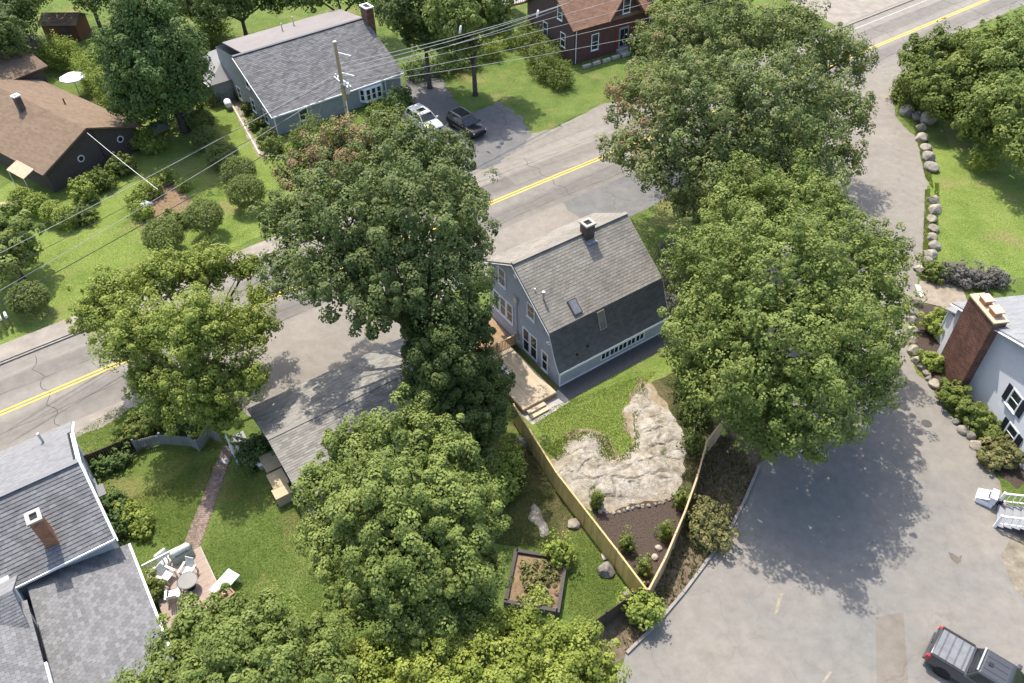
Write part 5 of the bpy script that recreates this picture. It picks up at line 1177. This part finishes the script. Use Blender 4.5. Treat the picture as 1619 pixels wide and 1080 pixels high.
tree('maple_tree', 'dark shaded maple standing between the garage and the cedar deck', (-3.0, 32.5),
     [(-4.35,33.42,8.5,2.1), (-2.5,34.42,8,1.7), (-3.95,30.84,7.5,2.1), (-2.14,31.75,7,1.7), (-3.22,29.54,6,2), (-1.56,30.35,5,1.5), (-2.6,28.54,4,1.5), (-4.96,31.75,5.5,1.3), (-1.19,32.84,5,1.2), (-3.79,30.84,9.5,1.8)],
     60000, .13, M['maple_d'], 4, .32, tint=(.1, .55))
tree('ash_tree', 'loose yellow-green ash tree on the street verge by the garage', (-20.2, 34.5),
     [(-25.93,39.96,6.5,2), (-22.47,40.55,7.5,2.2), (-20.04,41.72,7,2), (-17.83,42.59,6.5,1.3), (-26.8,38.4,6,1.5), (-22.4,35.17,7.5,2.4), (-18.5,34.5,8.5,2.6), (-16.25,36.02,7,1.9), (-21.75,33.37,5.5,1.8), (-18.27,32.27,6,2.2), (-15.99,33.17,5.5,1.5), (-20.72,32.13,4,1.4), (-17.57,31.77,4,1.4), (-16.44,39.82,6.3,1)],
     80000, .12, M['ash'], 5, .26, inner=.45, sprig=.36, ragged=.26, fill=.35, cell=.66, tint=(.2, .8))
tree('maple_tree', 'bright green maple on the lawn in front of the garage roof', (-4.9, 23.2),
     [(-7.9,24.52,9,1.67), (-5.28,24.23,10,1.86), (-3.23,23.79,9.5,1.67), (-9,22.49,9,1.4), (-5.67,20.12,11,2.33), (-3.23,20.06,10.5,2.14), (-1.79,21.03,9,1.3), (-8.26,19.87,8.5,1.58), (-5.32,17.93,10,2.14), (-2.95,18.16,9.5,1.86), (-1.67,19.01,8,1.02), (-6.73,17.72,7.5,1.49), (-4.37,16.8,8,1.67), (-2.27,17.56,7,1.3)],
     105000, .115, M['maple'], 6, .34, tint=(.2, .7), sprig=.34, cell=.64)
tree('maple_tree', 'dark green maple rising beside the wing of the large grey shingled house', (-12.0, 15.6),
     [(-12.96,15.3,9,1.62), (-10.48,15.18,9.5,1.62), (-8.61,15.02,8.5,1.44), (-13.55,12.9,9,1.8), (-10.37,12.44,10.5,2.16), (-8.25,12.56,9.5,1.8), (-10.77,10.64,10,2.34), (-8.54,10.93,9,1.98), (-7.61,14.33,7,1.08), (-15.02,12.61,8,1.62)],
     80000, .115, M['maple'], 7, .34, sprig=.34, cell=.64, tint=(.1, .55))
tree('lime_tree', 'pale yellow-green small tree beside the raised timber bed', (-.6, 17.6),
     [(-6.21,14.89,7,1.3), (0.23,16.2,6.5,1.3), (2.1,15.16,6.5,1.5), (-1.14,14.75,7,1.5), (-3.19,13.93,7.5,1.6), (3.17,14.75,6,1), (0.67,13.39,7,2), (-4.67,12.95,7.5,1.8), (-2.12,12.04,7.5,2)],
     56000, .11, M['lime'], 8, .25, sprig=.32, cell=.6)
tree('dark_fir_tree', 'tall dense dark evergreen between the brown house and the cape house', (-32.5, 73.5),
     [(-31.79,72.24,13,2.8), (-33.12,72.87,10.5,3.4), (-31.53,70.79,9,3.8), (-35.15,72.3,7.5,3), (-31.41,70.66,6,3), (-31.29,76.02,6,2.2), (-34.58,71.57,5,3), (-34.7,74.33,2.6,2.8), (-32.35,75.42,3,2.2)],
     60000, .19, M['conifer'], 9, .4, sprig=.5, up=.1, cell=.8)
for i, (lb, base, lo, mt_, n) in enumerate((
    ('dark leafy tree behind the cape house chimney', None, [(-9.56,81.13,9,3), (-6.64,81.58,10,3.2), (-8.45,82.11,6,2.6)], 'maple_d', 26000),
    ('leafy tree between the chimney tree and the porch deck', None, [(-4.53,77.92,9.5,3.2), (-2.08,80.44,10,3), (-5.15,80.57,5.5,2.6), (-1.17,79.89,7.5,2.4)], 'maple', 26000),
    ('round glossy green tree at the lane corner by the boulders', None, [(42.89,76.26,4.2,2.8), (42.43,70.95,3.8,2.8), (41.15,73.86,3.2,1.9), (45.47,75.22,4.6,2.6), (42.21,70.52,2.2,1.9)], 'bush', 36000),
    ('tall pale green tree above the shaded lawn edge', None, [(45.99,70.1,6,3.4), (44.68,63.79,5.5,3.2), (44.04,66.27,3.6,2.6), (49.42,69.9,6,3.4), (44.84,59.4,4,2.8), (51.27,78.85,4.8,2.4), (44.65,63.3,3,2.2), (43.33,65.58,2.4,1.8)], 'maple', 52000),
    ('bushy tree at the hedge end beside the brown house lawn', None, [(-39.44,51.45,3.6,2.1), (-38.06,50.15,3,1.5), (-39.58,48.52,3.4,2.2)], 'maple', 16000),
    ('dark tree behind the garden shed', None, [(-54.9,90.16,6,3), (-53.93,83.38,6,3.2), (-55.09,94.79,6,2.4)], 'maple_d', 22000),
    ('dark hedge tree beyond the shed and the evergreen', None, [(-48.24,96.99,5,2.4), (-47.16,98.17,6,3), (-53.35,99.64,6,3)], 'maple_d', 18000),
    ('shady tree behind the rear wing of the cape house', None, [(-32.54,94,5,3.2), (-29.47,96.68,5,3.2), (-36.27,95.91,4,2.6), (-26.7,97.12,4.4,2.2)], 'maple_d', 24000),
    ('dark tree row behind the cape house roof ridge', None, [(-22.92,94.49,6,3.2), (-19.32,95.4,6.5,3.4), (-15.32,94.93,6,3)], 'maple_d', 22000),
    ('green tree beside the red house far end', None, [(19.2,88.69,5,2.5), (21.49,90.45,6,3), (19,92.52,6,2.5)], 'maple', 18000),
    )):
    tree('leafy_tree', lb, base, lo, n, .2, M[mt_], 20+i, .25, 'background trees', sprig=.5, cell=.85)

# ------------------------------------------------------------------ shrubs
grp = 'clipped round bushes on the brown house lawn'
for i, (p, r, hz) in enumerate((((-30.75,73.89,1), 1.15, 1.0), ((-29.31,70.06,1), 1.35, 1.0), ((-26.86,66.72,1.1), 1.5, 1.1), ((-24.5,63.41,1.3), 1.5, 1.3), ((-22.9,59.68,1.6), 1.55, 1.6), ((-25.5,55.74,1.9), 1.5, 1.9), ((-28.31,53.46,1.9), 1.55, 1.7), ((-36.32,46.07,1.6), 1.35, 1.5))):
    lab = ['clipped round bush in the row along the brown house lawn']*5+['clipped round bush beside the bare soil plot casting a round shadow', 'clipped round bush in front of the bare soil plot nearest the ash tree'] if i < 7 else 'clipped round bush on its own near the mailboxes'
    shrub('round_bush', lab[i] if i < 7 else lab, [(p[0], p[1], hz, r, r*.85)], 9000, .085, M['yew'], 60+i, grp if i < 7 else None, 'bush', inner=.9, ragged=.04, sprig=.15, cell=.24, tint=(.2, .8), lift=.05, spur=0)
hp = [Vector((-43.25,60.64,0.8)), Vector((-41.41,59.57,0.8)), Vector((-39.52,58.33,0.8)), Vector((-38.16,57.51,0.8))]
shrub('hedge', 'long clipped hedge in front of the brown house awning', [(p.x, p.y, .85, 1.05, .9) for p in hp], 15000, .10, M['bush_l'], 70, None, 'hedge', inner=.9, ragged=.03, sprig=.15, cell=.24, lift=.05, spur=0)
dat = [
 ('bushy green shrub under the cape house front window', [(-18.51,69.39,1.2,1.9), (-19.48,68.31,0.9,1.3)], 9000, 'bush'),
 ('small shrub at the bay window corner of the cape house', [(-12.89,73.77,0.9,1.2)], 5000, 'bush'),
 ('dark round shrub between the bay window and the white SUV', [(-11.01,77.29,0.9,1.2)], 6000, 'conifer'),
 ('low hedge strip along the cape house side wall', [(-28.35,80.17,0.5,0.6), (-26.84,77.01,0.5,0.6), (-25.31,73.87,0.5,0.65), (-23.82,71.27,0.5,0.65), (-22.72,68.99,0.6,0.8)], 8000, 'bush'),
 ('leafy shrubs between the dark evergreen and the cape house border', [(-35.39,91.75,1.2,1.8), (-33.85,86.85,1.1,1.6), (-32.5,82.63,1,1.4), (-31.33,79.46,0.8,1.1), (-35.04,96.23,1.2,1.6)], 16000, 'bush'),
 ('yellow-green shrub beside the brown house corner', [(-35.52,70.31,0.9,1), (-34.39,69.64,0.7,0.8)], 6000, 'bush_l'),
 ('bright shrub at the foot of the brown house gable', [(-38.15,61.61,0.8,0.95)], 5000, 'bush_l'),
 ('green shrub against the middle of the brown house gable', [(-37.2,63.44,0.8,0.85)], 4500, 'bush'),
 ('green shrub against the brown house gable near its corner', [(-36.29,65.89,0.8,0.9)], 5000, 'bush'),
 ('low shrub on the lawn below the brown house gable', [(-36.99,58.17,0.5,0.8)], 3000, 'bush'),
 ('light green shrub behind the brown house roof', [(-50.86,89.39,1.6,1.9)], 7000, 'bush_l'),
 ('olive shrub between the shed and the stove pipe', [(-55.3,91.42,1.5,1.9)], 6000, 'purple'),
 ('large light shrub under the dark evergreen', [(-44.94,84.41,1.8,2.2), (-42.07,80.9,1.6,2), (-40.48,78.75,1.2,1.6), (-44.49,86.32,2,2)], 14000, 'bush_l'),
 ('tangled shrub thicket between driveway and red house', [(3.48,89.81,1,1.6), (4.26,86.09,1,1.7), (4.96,83.21,1,1.6), (5.88,81.29,0.8,1.4), (3.1,93.37,1,1.4)], 18000, 'bush'),
 ('dark shrubs beside the red house doorstep', [(15.77,88.94,0.9,1.3), (17.87,90.89,0.9,1.3)], 7000, 'conifer'),
 ('sunlit shrub before the leafy trees by the driveway', [(-1.98,89.29,1,1.6), (0.23,92.23,0.8,1.4)], 7000, 'bush_l'),
 ('shady undergrowth along the driveway edge', [(-9.64,84.18,0.8,1.5), (-6.89,85.11,0.8,1.6), (-4.47,86.57,0.8,1.6)], 9000, 'conifer'),
 ('low spreading shrub at the lane corner', [(40.82,76.12,0.6,1), (41.02,74.07,0.6,1), (41.89,77.75,0.6,0.9)], 6000, 'bush'),
 ('yellow-leaved sapling at the lawn edge shade', [(43.06,62.42,1,1)], 1800, 'bush_l'),
 ('grey-purple border shrubs beside the flagstone terrace', [(33.87,47.38,0.5,0.7), (34.88,46.88,0.5,0.75), (35.94,46.53,0.5,0.75), (37.2,46.63,0.5,0.7)], 9000, 'purple'),
 ('small green shrub by the terrace boulder', [(32.82,47.43,0.5,0.75)], 3000, 'bush'),
 ('yellow-green shrub against the lean-to of the white house', [(30.3,41.33,0.7,0.6), (31.03,41.86,0.8,0.5)], 5000, 'bush_l'),
 ('bright low shrub at the foot of the brick chimney', [(28.71,38.18,0.4,0.45), (29.12,37.92,0.4,0.42)], 4500, 'bush_l'),
 ('long green hedge under the shuttered windows', [(28.84,35.01,0.5,0.55), (29.08,34.23,0.55,0.6), (29.38,33.3,0.55,0.65), (29.69,32.43,0.55,0.62), (29.83,31.54,0.5,0.5)], 16000, 'bush'),
 ('rusty flowering shrub beside the porch steps', [(29.83,30.15,0.6,0.68), (30.14,29.73,0.5,0.6), (29.27,29.65,0.45,0.5)], 9000, 'dryleaf'),
 ('scrubby bush on the bank beside the parking lot', [(10.88,25.46,0.8,0.9), (11.02,24.75,0.6,0.8), (10.68,26.15,0.6,0.6)], 5500, 'dryleaf'),
 ('leafy sapling at the tan fence corner', [(6.34,20.23,0.9,0.75), (6.7,20.53,1,0.5)], 3200, 'bush_l'),
 ('wispy young shrub beside the raised timber bed', [(2.25,23.79,0.8,0.6)], 1600, 'bush_l'),
 ('dark thicket along the dirt bank behind the pine fence', [(11.8,33.88,0.7,0.9), (11.27,31.36,0.6,0.7), (11.58,36.13,0.7,0.8)], 3000, 'maple_d'),
 ('twiggy shrubs between the blue-grey house and the maple', [(12.19,46.81,1.2,1), (12.79,49.92,1.2,1.1), (11.62,44.25,0.9,0.8)], 5000, 'purple'),
 ('vine-covered shrub along the street lawn fence', [(-24.5,33.41,0.7,0.8), (-24.01,33.93,0.7,0.8)], 4500, 'bush'),
 ('dark ivy under the ash tree by the picket fence', [(-25.66,30.88,0.35,0.5), (-24.83,31.35,0.35,0.5), (-21.55,34.01,0.5,0.7)], 4000, 'conifer'),
 ('dark ivy mound between gate and garage', [(-16.45,31.53,0.6,0.9), (-15.55,32,0.6,0.8)], 4000, 'conifer'),
 ('weedy garden plants beside the bare soil plot', [(-33.04,60.62,0.5,0.8), (-32.01,58.61,0.5,0.8), (-32.29,61.95,0.6,0.9), (-31.53,64.02,0.6,0.7), (-29.58,62.65,0.4,0.5)], 6500, 'bush_l'),
 ('low plants at the front of the bare soil plot', [(-29.29,57.68,0.4,0.6), (-28.32,57.17,0.4,0.6)], 3000, 'bush'),
 ('shrubs along the house wing by the garden', [(-22.33,26.74,0.4,0.6), (-22.92,27.41,0.4,0.5), (-21.83,26.23,0.3,0.5)], 3500, 'bush_l'),
 ('dark shrub under the pale gable of the large grey house', [(-24.1,28.12,0.4,0.6), (-23.2,26.55,0.4,0.6)], 3500, 'conifer'),
 ('sunlit brush beside the dark maple and the tan fence', [(-0.56,29.8,0.9,1), (-0.97,28.32,0.7,0.9), (-0.08,31.22,0.5,0.5)], 5500, 'bush_l'),
 ('dry weeds growing in the raised timber bed', [(1.05,22,0.4,0.5,0.16), (1.63,22.63,0.4,0.45,0.16), (0.66,22.78,0.4,0.4,0.15), (0.85,21.26,0.4,0.4,0.12)], 2200, 'dryleaf'),
 ('teal potted plant on the patio beside the planter box', [(-19.9,22.22,0.75,0.45)], 2200, 'bush'),
]
for i, (lb, lo, n, mt_) in enumerate(dat): shrub('shrub', lb, lo, n, .13, M[mt_], 100+i, None, 'plant' if 'weed' in lb or 'ivy' in lb else 'shrub')
for i, (p, hh) in enumerate((((9.64,27.12,0), 1.2), ((8.48,25,0), 1.05), ((4.77,27.27,0), 1.1), ((6.18,24.32,0), 1.0), ((6.98,22.82,0), .95))):
    lab = ['arborvitae against the pine fence beside the ledge', 'arborvitae against the pine fence above the small stones', 'arborvitae against the tan fence beside the ledge', 'arborvitae against the tan fence in the middle of the mulch bed', 'arborvitae in the corner where both fences meet'][i]
    shrub('arborvitae', 'small upright '+lab, [(p[0], p[1], hh*.5, .25, hh*.55), (p[0], p[1], hh*.9, .15, hh*.3)], 2600, .08, M['bush'], 160+i, 'small arborvitae round the mulch bed', 'shrub', inner=.8, sprig=.12, cell=.16, ragged=.05)
# small garden objects
gc = empty('kettle_grill', (-31.91,59.33,0), R(40), 'grey covered barrow standing by the bare soil plot', 'barrow')
MB().tube([(-.75, 0, .5), (-.5, 0, .62), (.2, 0, .68), (.6, 0, .5)], [.12, .33, .36, .15], 12).build('cover', plain('grey_tarp', (.42, .45, .5), .6), gc, True)
for x in (-.4, .4): MB().tube([(x, -.2, 0), (x, -.2, .4)], .03, 6).tube([(x, .2, 0), (x, .2, .4)], .03, 6).build('leg', M['black'], gc)
gc.name = 'covered_barrow'
um = empty('patio_umbrella', (*(-46.29,81.85), 0), 0, 'white patio umbrella open behind the brown house roof', 'umbrella')
MB().tube([(0, 0, 0), (0, 0, 2.7)], .04, 8).build('pole', M['offwhite'], um)
cm = MB(); n = 8
for k in range(n):
    a0, a1 = 2*math.pi*k/n, 2*math.pi*(k+1)/n; cm.poly([(0, 0, 2.75), (1.35*math.cos(a0), 1.35*math.sin(a0), 2.2), (1.35*math.cos(a1), 1.35*math.sin(a1), 2.2)])
    cm.poly([(1.35*math.cos(a0), 1.35*math.sin(a0), 2.2), (1.35*math.cos(a0), 1.35*math.sin(a0), 2.08), (1.35*math.cos(a1), 1.35*math.sin(a1), 2.08), (1.35*math.cos(a1), 1.35*math.sin(a1), 2.2)])
cm.build('canopy', M['white'], um)
fence('low_board_fence', 'weathered curved board fence near the round bushes', [(-35.73,72.5), (-34.35,74.22)], 1.2, M['greyfence'], M['greyfence'], 1.5, .04)
fence('low_board_fence', 'weathered board fence beside the cape house border bed', [(-33.53,75.04), (-32.64,77.42), (-33.63,79.59)], 1.3, M['greyfence'], M['greyfence'], 1.6, .04)
pt = empty('garden_table', (-44.26,60.18,0), R(20), 'slatted wooden garden table at the hedge end', 'table')
for i in range(6): MB().box(-.8, .8, -.42+i*.145, -.3+i*.145, .68, .71).build('slat', M['deck'], pt)
for x in (-.65, .65):
    for y in (-.35, .35): MB().box(x-.04, x+.04, y-.04, y+.04, 0, .68).build('leg', M['deck_d'], pt)
lp_ = empty('lamp_post', (-34.02,93.54,0), 0, 'thin dark lamp post with white globe beside the cape house wing', 'lamp'); MB().tube([(0, 0, 0), (0, 0, 3.0)], .05, 8).build('post', M['black'], lp_); MB().lathe([(.05, 3.0), (.17, 3.1), (.19, 3.22), (.12, 3.36), (.03, 3.4)], 12).build('globe', M['white'], lp_, True)

# ------------------------------------------------------------------ grass: blades standing on the lawns, one mass
def grass(name, polys, n, h, mat, seed, label, avoid=()):
    rg = np.random.default_rng(seed); out = []
    for poly, share in polys:
        P = np.array([q[:2] for q in poly]); lo, hi = P.min(0), P.max(0); want = int(n*share); got = []
        while sum(len(g) for g in got) < want:
            q = rg.uniform(lo, hi, (want*3, 2)); r = np.zeros(len(q), bool); j = len(P)-1
            for i in range(len(P)):
                a, b = P[i], P[j]; c = ((a[1] > q[:, 1]) != (b[1] > q[:, 1])); x = (b[0]-a[0])*(q[:, 1]-a[1])/(b[1]-a[1]+1e-12)+a[0]; r ^= c & (q[:, 0] < x); j = i
            got.append(q[r])
        out.append(np.concatenate(got)[:want])
    Q = np.concatenate(out); N = len(Q); a = rg.uniform(0, 6.28, N); hh = h*rg.uniform(.4, 1.3, N); w = h*.28
    d = np.stack([np.cos(a), np.sin(a), 0*a], 1); lean = rg.normal(size=(N, 3))*.45; lean[:, 2] = 0
    B = np.concatenate([Q, np.full((N, 1), .012)], 1); T = B+lean*hh[:, None]+np.array([0, 0, 1])*hh[:, None]
    V = np.stack([B-d*w, B+d*w, T+d*w*.35, T-d*w*.35], 1)
    tn = np.clip(.4+.3*np.sin(Q[:, 0]*.9+np.sin(Q[:, 1]*.7)*2)*np.sin(Q[:, 1]*.8)+rg.normal(size=N)*.15, 0, 1)
    o = quads_object(name, V, mat, None, tn); return tag(o, label, 'grass', kind='stuff')
M['blade'] = leaf_mat('grass_blade', (.13, .185, .04), (.24, .29, .075), (.34, .31, .14), .3)
grass('grass', [([(-23.65,28.61), (-18.67,31.82), (-18.7,24.57), (-19.13,24.18), (-21.41,26.32)], .12), ([(-18.23,24.15), (-17.49,31.03), (-13.22,28.28), (-9.18,23.49), (-10.16,20.51), (-17.16,21.43)], .22),
                ([(-0.58,30.24), (2.48,28.71), (5.71,21.9), (3.64,19.95), (2.61,20.52), (2.91,23.93), (-1.01,24.86)], .2), ([(1.14,34.31), (2.87,35.36), (10.08,38.33), (8.74,36.59), (7.22,34.65), (7.51,31.97), (6.36,30.75), (5.75,32.55), (3.54,32.89), (2.44,31.38)], .16),
                ([(-28.98,33.72), (-26.65,36.39), (-23.71,35.16), (-26.95,31.34)], .06), ([(37.86,59.57), (46.56,61.21), (40.15,47.9), (36.94,47.25), (33.86,49.35)], .08), ([(-39.34,53.71), (-32.86,59.86), (-23.25,67.93), (-19.37,66.59), (-21.8,55.6), (-33.61,45.61)], .16)],
      70000, .06, M['blade'], 5, 'short mown grass blades over the lawns')
grass('dry_grass', [([(13.74,32.81), (14.84,29.74), (12.14,25.3), (8.95,21.62), (5.45,18.36), (5.04,19.05), (7.43,21.85), (8.61,23.76), (10.46,27.09), (12.12,30.81)], 1.0)], 1600, .2, M['dryleaf'], 6, 'dry weeds growing on the bank beside the parking lot kerb')
grass('edge_weeds', [([(36.98,59.61), (37.42,59.59), (32.71,48.21), (32.32,48.22)], .2), ([(30.03,44.55), (30.59,44.52), (27.89,37.99), (27.84,39.23)], .15), ([(38.26,60.57), (38.59,60.55), (33.55,48.57), (33.25,48.58)], .2), ([(40.26,70.7), (39.05,63.72), (37.69,59.58), (37.77,61.63)], .15),
                     ([(1.85,31.65), (3.76,33.14), (5.96,32.54), (6.35,30.6), (7.63,31.97), (7.85,34.63), (8.82,37.17), (9.13,36.28), (8.28,34.06), (7.81,31.2), (6.28,30.02), (5.38,30.78), (4.7,32.07), (2.59,30.63)], .3)], 9000, .13, M['blade'], 9, 'tufts of weeds between the boulders and round the ledge')
